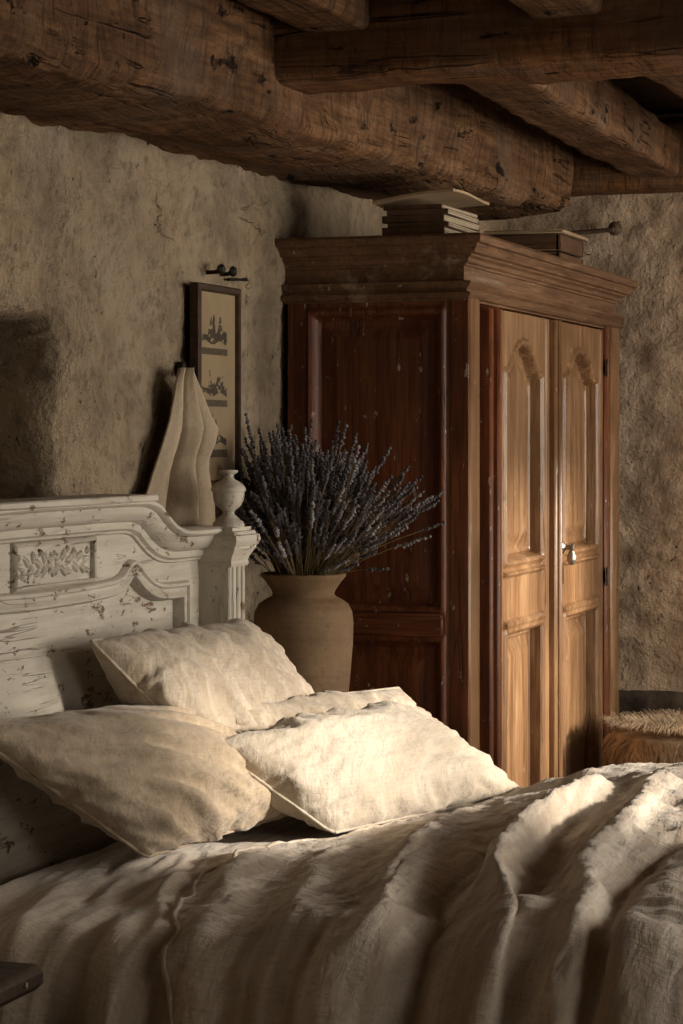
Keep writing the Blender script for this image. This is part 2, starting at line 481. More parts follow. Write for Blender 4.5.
# ceiling boards run across the room
mb = MB(); y = Y0 - .1
while y < Y1 + .1:
    wd = .13 + .03 * random.random()
    mb.box((-.3, y, ZC - .012 * random.random()), (XW, y + wd - .006, ZC + .04), .003); y += wd
mb.box((-.3, Y0 - .1, ZC + .035), (XW, Y1 + .2, ZC + .08))
struct('ceiling', mb, M['plank'])
# dark dado band low on the far wall
xs = axis_pts([(.28, 1.3, .015), (1.3, XR, .1)]); zs = np.linspace(0, .69, 40)
Xg, Zg = np.meshgrid(xs, zs, indexing='ij')
top = .675 + .012 * vnoise(P3(Xg * 9, 0, 0), 5)
Zg = Zg / .69 * top
Yd = Y1 - .012 + .008 * fbm(P3(Xg * 14, 0, Zg * 14), 8, 4) + .03 * sstep(.02, 0, top - Zg)
struct('trim_1', MB().grid(P3(Xg, Yd, Zg)), M['dado'], ang=180)

# ----------------------------------------------------------------- beams
def beam(name, path, w, h, mat, label, seed, rough=.012, sag=None, n_len=90, cat='beam', ends=True, rr=.18, cw=None):
    """squared timber: path of section centres, width w (across), height h; rounded worn arrises"""
    path = np.asarray(path, float); t = np.linspace(0, 1, n_len)
    tt = np.linspace(0, 1, len(path))
    C = np.stack([np.interp(t, tt, path[:, k]) for k in range(3)], -1)
    T = path[-1] - path[0]; T /= np.linalg.norm(T)
    side = np.cross(T, [0, 0, 1.0]); side /= np.linalg.norm(side); up = np.cross(side, T)
    m = 56; a = np.arange(m) / m * 2 * PI
    e = rr                                     # superellipse section
    cx = np.sign(np.cos(a)) * np.abs(np.cos(a)) ** e; cz = np.sign(np.sin(a)) * np.abs(np.sin(a)) ** e
    P = C[:, None] + side * (cx * w / 2)[None, :, None] + up * (cz * h / 2)[None, :, None]
    out = side * cx[None, :, None] + up * cz[None, :, None]
    nz = fbm(P * np.array([6, 2.2, 6] if abs(T[1]) > .5 else [2.2, 6, 6]) + seed, seed, 4) * rough + fbm(P * 22 + seed, seed + 3, 3) * rough * .35
    P = P + out * nz[..., None]
    mb = MB().grid(P, wrap_v=True)
    for k in (0, n_len - 1):
        c = P[k].mean(0)
        rings = np.stack([c + (P[k] - c) * f for f in (1, .93, .6, .02)])
        rings[1:] += T * (-1 if k == 0 else 1) * .006
        mb.grid(rings, wrap_v=True)
    base = path[0] - np.array([0, 0, h / 2])
    o = obj(name, mb, mat, loc=base, ang=50)
    return tag(o, label, cat)

beam('wall_beam', [(.15, 1.9, 2.045), (.155, 2.85, 2.065), (.155, 3.5, 2.10), (.15, 4.3, 2.11), (.15, 5.2, 2.135), (.15, 6.19, 2.155)], .40, .26, M['beamY'],
     'huge rough oak beam running along the left plaster wall above the bed', 3, .030, rr=.24, n_len=220)
beam('cross_beam', [(.335, 3.97, 2.135), (1.0, 3.97, 2.14), (2.2, 3.97, 2.145), (3.4, 3.97, 2.145)], .22, .16, M['beamX'],
     'dark cross beam with a light lower edge, notched against the big wall beam', 9, .012, rr=.3, n_len=160)
beam('ceiling_joist', [(.475, 1.2, 2.20), (.475, 3.86, 2.20)], .13, .12, M['beamY'],
     'ceiling joist at the top left whose end meets the dark cross beam', 15, .008, rr=.25)
beam('ceiling_joist', [(.70, 4.08, 2.135), (.55, 6.28, 2.20)], .15, .13, M['beamY'],
     'pale ceiling joist running from the cross beam to the far wall over the wardrobe', 22, .010, rr=.25)
beam('ceiling_joist', [(1.03, 4.08, 2.15), (1.0, 6.28, 2.20)], .15, .13, M['beamY'],
     'ceiling joist just peeping in at the right edge beyond the cross beam', 27, .010, rr=.25)
beam('ceiling_joist', [(.905, 1.2, 2.20), (.905, 3.86, 2.20)], .13, .12, M['beamY'],
     'joist tip peeping in at the top edge right of centre, above the cross beam', 33, .008, rr=.25)
beam('wall_plate', [(.2, 6.36, 2.2), (1.6, 6.36, 2.2), (3.4, 6.36, 2.2)], .2, .19, M['beamX'],
     'dark timber lying along the top of the far wall', 41, .01, rr=.25)

# ----------------------------------------------------------------- wardrobe
WX, WY0, WY1, WZ = .44, 4.825, 6.33, 1.855
wr = empty('wardrobe', (.22, 5.58, 0), 'tall dark red-brown wooden wardrobe with two arched panel doors', 'wardrobe')
mb = MB()
mb.box((.012, WY0 + .02, .06), (.385, WY1 - .02, 1.74)); mb.box((.012, WY0 + .005, 1.725), (.43, WY1 - .005, 1.845))
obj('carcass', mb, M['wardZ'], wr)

def relief(y0, y1, z0, z1, fn, step):
    ny = int((y1 - y0) / step) + 1; nz = int((z1 - z0) / step) + 1
    Y, Z = np.meshgrid(np.linspace(y0, y1, ny), np.linspace(z0, z1, nz), indexing='ij')
    return Y, Z, fn(Y, Z)

def skirt(mb, P, n, depth):
    """close a relief with side faces back by depth along -n"""
    n = np.asarray(n, float)
    ring = np.concatenate([P[:, 0], P[-1, 1:], P[::-1, -1][1:], P[0, ::-1][1:-1]])
    k = int(np.argmax(np.abs(n)))
    back = ring.copy(); back[:, k] = depth
    mb.grid(np.stack([ring, back]), wrap_v=True)

def panel_prof(d, mold=.022, bevel=.035, sink=.016, bead=.006, raise_=.004):
    """height over the frame face for distance d inside the panel outline"""
    h = np.zeros_like(d)
    h += bead * np.clip(np.sin(np.clip((d + .012) / .02, 0, 1) * PI), 0, 1)
    h -= sink * sstep(.008, .012, d)
    h += .006 * np.exp(-((d - mold * .8) / .004) ** 2)
    h += (sink + raise_ - .005) * sstep(mold + .006, mold + bevel, d) * .6
    return h

# near side of the wardrobe: x from 0.01 to 0.44, facing -y
def side_fn(Xs, Zs):
    d1 = sdf(Xs, Zs, [(.066, 1.02), (.378, 1.02), (.378, 1.688), (.066, 1.688)])
    d2 = sdf(Xs, Zs, [(.066, .16), (.378, .16), (.378, .955), (.066, .955)])
    h = np.maximum(panel_prof(d1, .018, .05, .018), -.05)
    h = np.where(d1 > -.013, h, 0); h2 = np.where(d2 > -.013, panel_prof(d2, .018, .05, .018), 0)
    groove = -.006 * np.exp(-((Xs - .392) / .003) ** 2) - .006 * np.exp(-((Xs - .058) / .003) ** 2)
    return h + h2 + groove
Xs, Zs, H = relief(.012, WX, .08, 1.73, side_fn, .004)
H = H + .0012 * fbm(P3(Xs * 12, Zs * 3, 0), 77, 3)
P = P3(Xs, WY0 - H, Zs)
mb = MB().grid(P); skirt(mb, P, (0, 1, 0), WY0 + .03)
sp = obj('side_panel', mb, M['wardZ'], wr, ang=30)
mb = MB().box((.02, WY0 - .011, .962), (.384, WY0 - .001, 1.013), .004).box((.02, WY0 - .015, 1.0), (.384, WY0 - .001, 1.013), .004)
obj('side_rail', mb, M['wardX'], wr)
# far side panel, plain boards
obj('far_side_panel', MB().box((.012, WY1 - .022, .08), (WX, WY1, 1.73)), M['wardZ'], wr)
# front uprights: corner posts with grooves, inner jambs
mb = MB()
mb.box((.385, WY0 + .002, .08), (WX + .004, WY0 + .085, 1.73), .006)
obj('corner_post', mb, M['doorZ'], wr)
mb = MB().box((.385, WY0 + .165, .08), (WX + .008, WY0 + .228, 1.705), .006).box((.385, WY0 + .180, .08), (WX + .022, WY0 + .205, 1.705), .006)
obj('jamb', mb, M['wardZ'], wr)
mb = MB().box((.385, WY1 - .15, .08), (WX, WY1 - .105, 1.73), .006)
obj('jamb', mb, M['wardZ'], wr)
mb = MB().box((.385, WY1 - .095, .08), (WX + .004, WY1, 1.73), .006)
obj('corner_post', mb, M['doorZ'], wr)
# plinth and bun feet
mb = MB().box((.012, WY0 - .02, .07), (WX + .025, WY1 + .02, .17), .008)
obj('plinth', mb, M['wardY'], wr)
for (x, y) in ((.07, WY0 + .05), (WX - .05, WY0 + .05), (.07, WY1 - .05), (WX - .05, WY1 - .05)):
    obj('foot', MB().lathe([(.0, 0), (.035, 0), (.048, .03), (.04, .07), (0, .075)], (x, y, 0), 20), M['wardZ'], wr)
# cornice swept round three sides
prof = [(0, 1.710), (.006, 1.710), (.006, 1.714), (.018, 1.716), (.024, 1.722), (.024, 1.727), (.015, 1.729), (.013, 1.735), (.020, 1.741), (.026, 1.748), (.026, 1.752), (.004, 1.755), (.004, 1.786), (.010, 1.787),
        (.010, 1.792), (.016, 1.795), (.019, 1.803), (.028, 1.808), (.028, 1.812), (.038, 1.815), (.040, 1.821), (.046, 1.829), (.046, 1.833), (.054, 1.835), (.057, 1.842), (.057, 1.849), (.053, 1.855), (0, 1.857)]
path = [(.005, WY0), (WX - .012, WY0), (WX - .012, WY1), (.005, WY1)]
fine = []
for k in range(3):
    a = np.array(path[k]); b = np.array(path[k + 1]); n = 60 if k == 1 else 20
    fine += [a + (b - a) * j / n for j in range(n)]
fine.append(np.array(path[3]))
mb = MB(); mb.sweep(fine, [(-o, z) for o, z in prof], lambda p, z: (p[0], p[1], z))
cor = obj('cornice', mb, M['wardY'], wr, ang=30)
obj('top_board', MB().box((.01, WY0 + .005, 1.842), (WX - .015, WY1 - .005, 1.856)), M['wardY'], wr)

def door(y0, y1, hinge_left):
    z0, z1 = .185, 1.705
    st = .088; ya, yb = y0 + st, y1 - st * .98; yc = (ya + yb) / 2; hw = (yb - ya) / 2
    zs_, zp = 1.560, 1.635
    top = smooth_poly([(yb - hw * .10, zs_), (yb - hw * .22, zs_ + .008), (yb - hw * .36, zs_ + .030), (yb - hw * .55, zp - .020), (yb - hw * .80, zp - .003), (yc, zp),
                       (ya + hw * .80, zp - .003), (ya + hw * .55, zp - .020), (ya + hw * .36, zs_ + .030), (ya + hw * .22, zs_ + .008), (ya + hw * .10, zs_)], 5)
    upper = [(ya, 1.108), (yb, 1.108), (yb, zs_)] + [tuple(p) for p in top] + [(ya, zs_)]
    lower = [(ya, .29), (yb, .29), (yb, .945), (ya, .945)]
    Y, Z = np.meshgrid(np.linspace(y0, y1, int((y1 - y0) / .0042)), np.linspace(z0, z1, int((z1 - z0) / .0042)), indexing='ij')
    du = sdf(Y, Z, upper); dl = sdf(Y, Z, lower)
    H = np.where(du > -.013, panel_prof(du, .024, .046, .028, .009, -.001), 0) + np.where(dl > -.013, panel_prof(dl, .024, .046, .028, .009, -.001), 0)
    # rail mouldings
    H += .010 * np.exp(-((Z - 1.082) / .006) ** 4) * ((Y > ya - .01) & (Y < yb + .01)) + .012 * np.exp(-((Z - .963) / .009) ** 4) * ((Y > ya - .012) & (Y < yb + .012))
    H -= .005 * np.exp(-((Y - (y0 + .03)) / .004) ** 2) + .005 * np.exp(-((Y - (y1 - .03)) / .004) ** 2)
    H += .0015 * fbm(P3(Y * 14, Z * 3, 1), 5, 3)
    P = P3(WX - .008 + H, Y, Z)
    mask = (np.maximum(du, dl) > .010)
    V = P.reshape(-1, 3); a, b = Y.shape; I = np.arange(a * b).reshape(a, b)
    F = np.stack([I[:-1, :-1], I[1:, :-1], I[1:, 1:], I[:-1, 1:]], -1).reshape(-1, 4)
    up = (np.where(du > .010, 1, 0) + np.where(dl > .010, 2, 0))[:-1, :-1].reshape(-1)
    mbs = []
    for k in (0, 1, 2):
        fk = F[up == k]; u, inv = np.unique(fk, return_inverse=True)
        m_ = MB().add(V[u], inv.reshape(-1, 4).tolist()); mbs.append(m_)
    skirt(mbs[0], P, (1, 0, 0), WX - .06)
    dr = obj('door', mbs[0], M['doorZ'], wr, ang=30, recalc=False)
    obj('upper_panel', mbs[1], M['doorZ'], dr, ang=30, recalc=False)
    obj('lower_panel', mbs[2], M['doorZ'], dr, ang=30, recalc=False)
    for z in (1.60, 1.02, .35):
        yy = y0 - .006 if hinge_left else y1 + .006
        obj('hinge', MB().lathe([(0, -.024), (.004, -.024), (.004, .024), (0, .027)], (WX + .004, yy, z), 10).box((WX - .004, yy - .002, z - .016), (WX + .003, yy + (.022 if hinge_left else -.022), z + .016), .001), M['rust'], dr)
    return dr
d1 = door(5.062, 5.578, True)
d2 = door(5.630, 6.172, False)
# cover strip where the doors meet
mb = MB().box((WX - .03, 5.580, .185), (WX + .010, 5.628, 1.705), .006).box((WX - .01, 5.594, .185), (WX + .019, 5.614, 1.705), .006)
ast = obj('astragal', mb, M['doorZ'], d1)
mb = MB().lathe([(0, 0), (.017, 0), (.019, .003), (.012, .007), (.006, .012), (.006, .022), (.010, .026), (.010, .032), (0, .034)], (WX + .003, 5.662, 1.125), 20, axis=0)
mb.lathe([(0, -.046), (.006, -.044), (.0125, -.034), (.0125, -.024), (.007, -.010), (.004, .0), (.005, .006), (0, .008)], (WX + .029, 5.662, 1.125), 18)
obj('drop_handle', mb, M['steel'], d2)
mb = MB().box((WX + .003, 5.655, 1.03), (WX + .007, 5.668, 1.075), .002)
obj('keyhole_plate', mb, M['iron'], d2)

# ----------------------------------------------------------------- booklets and crate on the wardrobe
zt = 1.8585; bx0, by0 = .215, 4.80
specs = [(.150, .27, .017, 0.00), (.146, .262, .011, .03), (.150, .27, .015, -.02), (.147, .265, .012, .02), (.143, .26, .010, -.03)]
blabels = ['lowest booklet of the stack on top of the wardrobe, lying on the cornice',
           'second booklet from the bottom of the stack on the wardrobe',
           'middle booklet of the stack on the wardrobe, pages jutting out a little',
           'second booklet from the top of the closed ones stacked on the wardrobe',
           'thin booklet lying right under the tilted tan folder on the wardrobe']
z = zt
for k, (w, dp, th, r) in enumerate(specs):
    cx, cy = bx0 + .105 + RNG.uniform(-.004, .004), by0 + .155 + RNG.uniform(-.006, .006)
    b = empty('booklet', (cx, cy, z), blabels[k], 'book', 'booklets stacked on the wardrobe'); b.rotation_euler.z = r
    def loc_box(m_, lo, hi, bb): m_.box(np.array(lo) + (cx, cy, z), np.array(hi) + (cx, cy, z), bb); return m_
    m_ = MB(); n = 5
    for j in range(n):
        q = th - .003; e = RNG.uniform(-.003, .003)
        loc_box(m_, (-w / 2 + .004, -dp / 2 + .004, .0015 + q * j / n), (w / 2 - .004 + e, dp / 2 - .004, .0015 + q * (j + .82) / n), .0006)
    obj('page_block', m_, M['pages'], b)
    m_ = MB(); loc_box(m_, (-w / 2, -dp / 2, 0), (w / 2 - .004, dp / 2, .0014), .0004); loc_box(m_, (-w / 2, -dp / 2, th - .0014), (w / 2 - .004, dp / 2, th), .0004)
    loc_box(m_, (-w / 2, -dp / 2, 0), (w / 2 - .004, -dp / 2 + .002, th), .0006)
    obj('book_cover', m_, M['coverbrown'], b)
    z += th + .0006
# tilted tan folder on top
u = np.linspace(0, 1, 20); v = np.linspace(0, 1, 14)
U, Vv = np.meshgrid(u, v, indexing='ij')
bz = z + .002
def folder(off):
    return P3(bx0 + .01 + .19 * U, by0 - .004 + .29 * Vv, bz + off + .012 * U + .010 * np.sin(U * 2.0) + .003 * np.sin(Vv * 5) * U)
t = folder(.006); bt = folder(0)
mb = MB().grid(t); mb.grid(bt, flip=True)
ring = lambda P: np.concatenate([P[:, 0], P[-1, 1:], P[::-1, -1][1:], P[0, ::-1][1:-1]])
mb.grid(np.stack([ring(bt), ring(t)]), wrap_v=True)
fo = obj('paper_folder', mb, M['cardtan'], loc=(bx0 + .1, by0 + .15, z))
tag(fo, 'tilted tan card folder lying on top of the stack of booklets', 'folder')

cr = empty('wooden_crate', (.27, 6.05, zt), 'small wooden crate with a pale lid on the far end of the wardrobe top', 'crate')
c0, c1 = (.17, 5.93), (.37, 6.2)
mb = MB()
for k in range(2):
    za, zb = zt + .004 + k * .048, zt + .048 + k * .048
    mb.box((c0[0], c0[1], za), (c1[0], c0[1] + .012, zb)); mb.box((c0[0], c1[1] - .012, za), (c1[0], c1[1], zb))
    mb.box((c0[0], c0[1], za), (c0[0] + .012, c1[1], zb)); mb.box((c1[0] - .012, c0[1], za), (c1[0], c1[1], zb))
mb.box((c0[0], c0[1], zt), (c1[0], c1[1], zt + .012))
obj('crate_body', mb, M['crate'], cr)
obj('lid', MB().box((c0[0] - .01, c0[1] - .01, zt + .098), (c1[0] + .012, c1[1] + .01, zt + .108), .002), M['cardtan'], cr)
# iron rod with a round boss on the far wall
rd = empty('iron_rod', (.40, 6.42, 2.0), 'dark iron rod ending in a round boss on the far wall above the crate', 'rod')
obj('rod', MB().tube([(.13, 6.40, 1.99), (.27, 6.40, 1.998), (.41, 6.40, 2.005)], .007, 10), M['rust'], rd)
mb = MB().lathe([(0, 0), (.020, 0), (.021, .004), (.015, .007), (.016, .010), (.008, .014), (0, .015)], (0, 0, 0), 18, axis=1)
mb.v = [v_ * np.array([1, -1, 1]) + np.array([.41, 6.425, 2.01]) for v_ in mb.v]
obj('boss', mb, M['rust'], rd)
obj('wall_bracket', MB().tube([(.16, 6.46, 1.99), (.16, 6.40, 1.991)], .006, 8), M['iron'], rd)

# ----------------------------------------------------------------- bed
YC = 3.48
bed = empty('bed', (.6, YC, 0), 'old bed with a chipped white painted headboard and turned post finial', 'bed')
half = smooth_poly([(0, 1.292), (.15, 1.292), (.25, 1.291), (.29, 1.289), (.335, 1.279), (.375, 1.257), (.41, 1.240), (.455, 1.229), (.52, 1.226), (.60, 1.226), (.66, 1.226)], 6)
top_curve = [(YC - p[0], p[1]) for p in half[::-1]] + [(YC + p[0], p[1]) for p in half[1:]]
top_curve = np.array(top_curve)
def toprow(y): return np.interp(y, top_curve[:, 0], top_curve[:, 1])
hbx = .10
Yg, Tg = np.meshgrid(np.linspace(YC - .66, YC + .66, 440), np.linspace(0, 1, 260), indexing='ij')
Zg = .30 + (toprow(Yg) - .005 - .30) * Tg
mh = [(0, 1.147), (.10, 1.147), (.17, 1.149), (.22, 1.151), (.255, 1.157), (.285, 1.176), (.305, 1.181), (.325, 1.176), (.36, 1.155), (.40, 1.138), (.45, 1.130), (.56, 1.128)]
mh = smooth_poly(mh, 5)
inner = [(YC - p[0], p[1]) for p in mh[::-1]] + [(YC + p[0], p[1]) for p in mh[1:]]
inner = [(YC - .56, .5)] + inner + [(YC + .56, .5)]
din = sdf(Yg, Zg, inner)
h = -.010 * sstep(.0, .012, din) + .0012 * fbm(P3(Yg * 5, Zg * 25, 1), 3, 4)
h -= .003 * np.exp(-((Zg - (1.03 + .006 * np.sin(Yg * 4))) / .0018) ** 2)            # open board joint
h -= .002 * np.exp(-((Zg - .86) / .0018) ** 2)
P = P3(hbx + h, Yg, Zg)
mb = MB().grid(P); skirt(mb, P, (1, 0, 0), .055)
hb = obj('headboard', mb, M['white'], bed, ang=40)
pr = [(.004, -.05), (.004, .045), (0.000, .052), (-.006, .052), (-.010, .047), (-.012, .040), (-.020, .039), (-.030, .033), (-.037, .024), (-.040, .016), (-.046, .015), (-.052, .014), (-.056, .007), (-.060, .006), (-.062, 0), (-.062, -.01)]
tcv = [tuple(p) for p in top_curve]
tcv = [p for k, p in enumerate(tcv) if k % 1 == 0]
mb = MB().sweep(tcv, [(n, hbx + d_) for n, d_ in pr], lambda p, x: (x, p[0], p[1]))
obj('cap_board', MB().box((.052, YC - .305, 1.288), (hbx + .060, YC + .305, 1.301), .003), M['white'], hb)
tm = obj('top_moulding', mb, M['white'], hb, ang=30)
pr2 = [(.000, -.012), (.000, .006), (-.004, .013), (-.009, .014), (-.012, .009), (-.018, .008), (-.025, .013), (-.030, .012), (-.034, .003), (-.036, -.014)]
mb = MB().sweep(inner, [(n, hbx + d_) for n, d_ in pr2], lambda p, x: (x, p[0], p[1]))
obj('arched_moulding', mb, M['white'], hb, ang=30)
# carved plaque
py0, py1, pz0, pz1 = 3.332, 3.622, 1.156, 1.222
mb = MB().sweep([(py0, pz0), (py1, pz0), (py1, pz1), (py0, pz1)], [(0, hbx - .004), (0, hbx + .009), (-.003, hbx + .011), (-.006, hbx + .008), (-.008, hbx + .004), (-.009, hbx - .004)][::-1],
               lambda p, x: (x, p[0], p[1]), closed=True)
obj('plaque_frame', mb, M['white'], hb, ang=30)
Y, Z = np.meshgrid(np.linspace(py0 - .0, py1 + .0, 260), np.linspace(pz0, pz1, 90), indexing='ij')
cy, cz = (py0 + py1) / 2, (pz0 + pz1) / 2
H = np.zeros_like(Y)
def lobe(y, z, ang, L, W, ht):
    global H
    c, s = math.cos(ang), math.sin(ang)
    a = (Y - y) * c + (Z - z) * s; b = -(Y - y) * s + (Z - z) * c
    wv = W * (1 - .45 * np.clip(a / L, -1, 1))
    q = 1 - (a / L) ** 2 - (b / wv) ** 2
    g = 1.5 * ht * np.sqrt(np.clip(q, 0, 1)) - .55 * ht * np.exp(-(b / (W * .22)) ** 2) * (q > 0)      # veined leaf
    H = np.maximum(H, g)
for k in range(10):
    a = k / 10 * 2 * PI + .15; lobe(cy + .016 * math.cos(a), cz + .014 * math.sin(a), a, .0135, .0065, .009)
for sgn in (-1, 1):
    for (dx, dz, a, L, W) in ((.036, .014, .9, .017, .008), (.038, -.014, -.7, .018, .008), (.058, .004, .5, .02, .008), (.060, -.016, -.2, .016, .007), (.075, .016, 1.1, .015, .008),
                              (.085, -.010, -.6, .018, .009), (.100, .010, .6, .018, .008), (.112, -.014, -.9, .014, .008), (.124, .002, .2, .015, .008), (.128, .018, 1.0, .010, .006), (.05, .024, 1.2, .009, .005), (.132, -.018, -.5, .011, .006)):
        lobe(cy + sgn * dx, cz + dz * (1 if sgn > 0 else .9), a if sgn > 0 else PI - a, L, W, .009)
r = np.hypot(Y - cy, Z - cz)
H = np.where(r < .0075, .006 * np.sqrt(np.clip(1 - (r / .0075) ** 2, 0, 1)) + .001, H)
H += .0008 * fbm(P3(Y * 160, Z * 160, 1), 6, 3)
obj('carved_foliage', MB().grid(P3(hbx - .006 + H, Y, Z)), M['white'], hb, ang=60)

def post(y0, y1):
    x0, x1 = .05, .165; yc = (y0 + y1) / 2; xc = (x0 + x1) / 2
    mb = MB().box((x0, y0, 0), (x1, y1, 1.185), .004)
    po = obj('bed_post', mb, M['whiteZ'], bed)
    mb = MB()
    for k in (-1, 0, 1): mb.box((x1 - .002, yc + k * .024 - .007, .45), (x1 + .004, yc + k * .024 + .007, 1.165), .003)
    obj('fluting', mb, M['whiteZ'], po)
    prof = [(0, 1.150), (.003, 1.150), (.006, 1.156), (.004, 1.162), (.007, 1.170), (.013, 1.180), (.017, 1.186), (.017, 1.190), (.021, 1.194), (.024, 1.203), (.022, 1.212), (.017, 1.214), (.015, 1.220), (.009, 1.221), (.009, 1.228), (-.03, 1.229)]
    mb = MB().sweep([(x0, y0), (x1, y0), (x1, y1), (x0, y1)], [(-o, z_) for o, z_ in prof], lambda p, z_: (p[0], p[1], z_), closed=True)
    mb.box((x0 + .01, y0 + .01, 1.215), (x1 - .01, y1 - .01, 1.2285), .002)
    obj('capital', mb, M['white'], po, ang=30)
    fp = [(0, 0), (.031, 0), (.032, .005), (.029, .010), (.024, .013), (.019, .018), (.012, .024), (.011, .029), (.015, .034), (.024, .041), (.030, .052), (.0315, .062), (.0315, .068), (.034, .070), (.0345, .076), (.031, .081), (.023, .088), (.013, .093),
          (.0095, .098), (.010, .103), (.017, .106), (.019, .109), (.018, .112), (.0, .1125)]
    obj('finial', MB().lathe(fp, (xc + .038, yc, 1.2285), 36), M['whiteZ'], po, ang=40)
post(4.110, 4.190); post(YC * 2 - 4.190, YC * 2 - 4.110)
for y in (2.86, 4.06): obj('side_rail', MB().box((.10, y, .24), (2.06, y + .035, .38), .006), M['white'], bed)
obj('foot_rail', MB().box((2.05, 2.80, .24), (2.09, 4.16, .42), .006), M['white'], bed)
for y in (2.80, 4.10): obj('leg', MB().box((2.03, y, 0), (2.10, y + .07, .46), .008), M['whiteZ'], bed)

# mattress
def pillow_box(x0, x1, y0, y1, z0, z1, n=40):
    mb = MB(); mb.box((x0, y0, z0), (x1, y1, z1), .05); return mb
ma = obj('mattress', pillow_box(.125, 2.03, 2.885, 4.21, .385, .685), M['mattress'], loc=(1.05, 3.53, .385))
tag(ma, 'thick mattress hidden under the linen on the white bed', 'mattress')

# --- the lie of the bedding: a path across the bed, from the far hem over the top to the near hem
yN, yF, rN, rF = 2.80, 4.28, .14, .07
def cross_path(s, top, off=0.0):
    yn, yf = yN - off, yF + off
    a = np.clip((s - (yf - rF)) / rF, 0, PI / 2); b = np.clip((yn + rN - s) / rN, 0, PI / 2)
    y = np.where(s > yf - rF, yf - rF + rF * np.sin(a), np.where(s < yn + rN, yn + rN - rN * np.sin(b), s))
    z = np.where(s > yf - rF, top - rF + rF * np.cos(a), np.where(s < yn + rN, top - rN + rN * np.cos(b), top))
    z = z - np.maximum(0, (s - (yf - rF)) / rF - PI / 2) * rF - np.maximum(0, (yn + rN - s) / rN - PI / 2) * rN
    return y, z

def normals(P):
    du = np.gradient(P, axis=0); dv = np.gradient(P, axis=1)
    n = np.cross(du, dv); n /= np.linalg.norm(n, axis=-1, keepdims=True) + 1e-12
    return n

def ridge(U, S, pts, H, W, sharp=1.5, taper=.12):
    """a fold running along a line of points; W may differ on the two sides"""
    pts = smooth_poly([np.array(p) for p in pts], 5)
    px = np.array(pts); best = np.full(U.shape, 1e9); sgn = np.ones(U.shape); par = np.zeros(U.shape)
    L = np.concatenate([[0], np.cumsum(np.linalg.norm(np.diff(px, axis=0), axis=1))])
    for k in range(len(px) - 1):
        a, b = px[k], px[k + 1]; d_ = b - a; l2 = d_ @ d_ + 1e-12
        t = np.clip(((U - a[0]) * d_[0] + (S - a[1]) * d_[1]) / l2, 0, 1)
        ex = U - a[0] - t * d_[0]; ey = S - a[1] - t * d_[1]; q = np.hypot(ex, ey)
        m = q < best
        best = np.where(m, q, best); sgn = np.where(m, np.sign(d_[0] * ey - d_[1] * ex), sgn); par = np.where(m, L[k] + t * (L[k + 1] - L[k]), par)
    if isinstance(W, tuple): w = np.where(sgn > 0, W[0], W[1])
    else: w = W
    fade = np.minimum(1, .25 + par / taper) * np.minimum(1, .15 + (L[-1] - par) / taper)
    g = np.exp(-(best / w) ** sharp)
    return H * g * fade

SHEET_TOP = .700
COVER_FRAMES = 12
# sheet
us = axis_pts([(.115, .30, .007), (.30, .95, .0065), (.95, 2.06, .03)]); ss = axis_pts([(2.25, 4.0, .0075), (4.0, 4.62, .012)])
U, S = np.meshgrid(us, ss, indexing='ij')
y, z = cross_path(S, SHEET_TOP)
z = z - .30 * sstep(.15, .113, U) ** 2 - .01 * sstep(.3, .15, U)
P = P3(U, y, z); Nn = normals(P); Nn *= np.sign((Nn * P3(0 * U, -1.0 * (S < 2.8), 1.0 + 0 * U)).sum(-1))[..., None]
h = .006 * fbm(P3(U * 6, S * 3, 0), 14, 4)
slant = U * 1.0 + .22 * (S - 3.0)
h += .010 * sstep(3.35, 2.75, S) * np.sin(slant * 44 + 2.4 * vnoise(P3(U * 5, S * 2.5, 1), 2)) + .006 * sstep(3.5, 2.8, S) * np.sin(slant * 83 + 1.3 + 3 * vnoise(P3(U * 6, S * 2, 4), 5))
h += ridge(U, S, [(.54, 2.30), (.54, 2.75), (.53, 2.95), (.45, 3.16), (.40, 3.35)], .022, (.02, .035)) + ridge(U, S, [(.41, 2.3), (.41, 2.76), (.38, 2.95), (.30, 3.15)], .014, .03)
h += .004 * (1 - np.abs(fbm(P3(slant * 30, S * 5, 3), 8, 3)) * 2)
h += .03 * ridge(U, S, [(.56, 4.24), (.66, 4.27), (.78, 4.25)], 1, .05)
obj_sheet = obj('bed_sheet', MB().grid(P + Nn * h[..., None]), M['sheet'], loc=(1.05, 3.53, .6), ang=180)
tag(obj_sheet, 'smooth beige linen sheet under the pillows, falling down the near side of the bed', 'sheet')

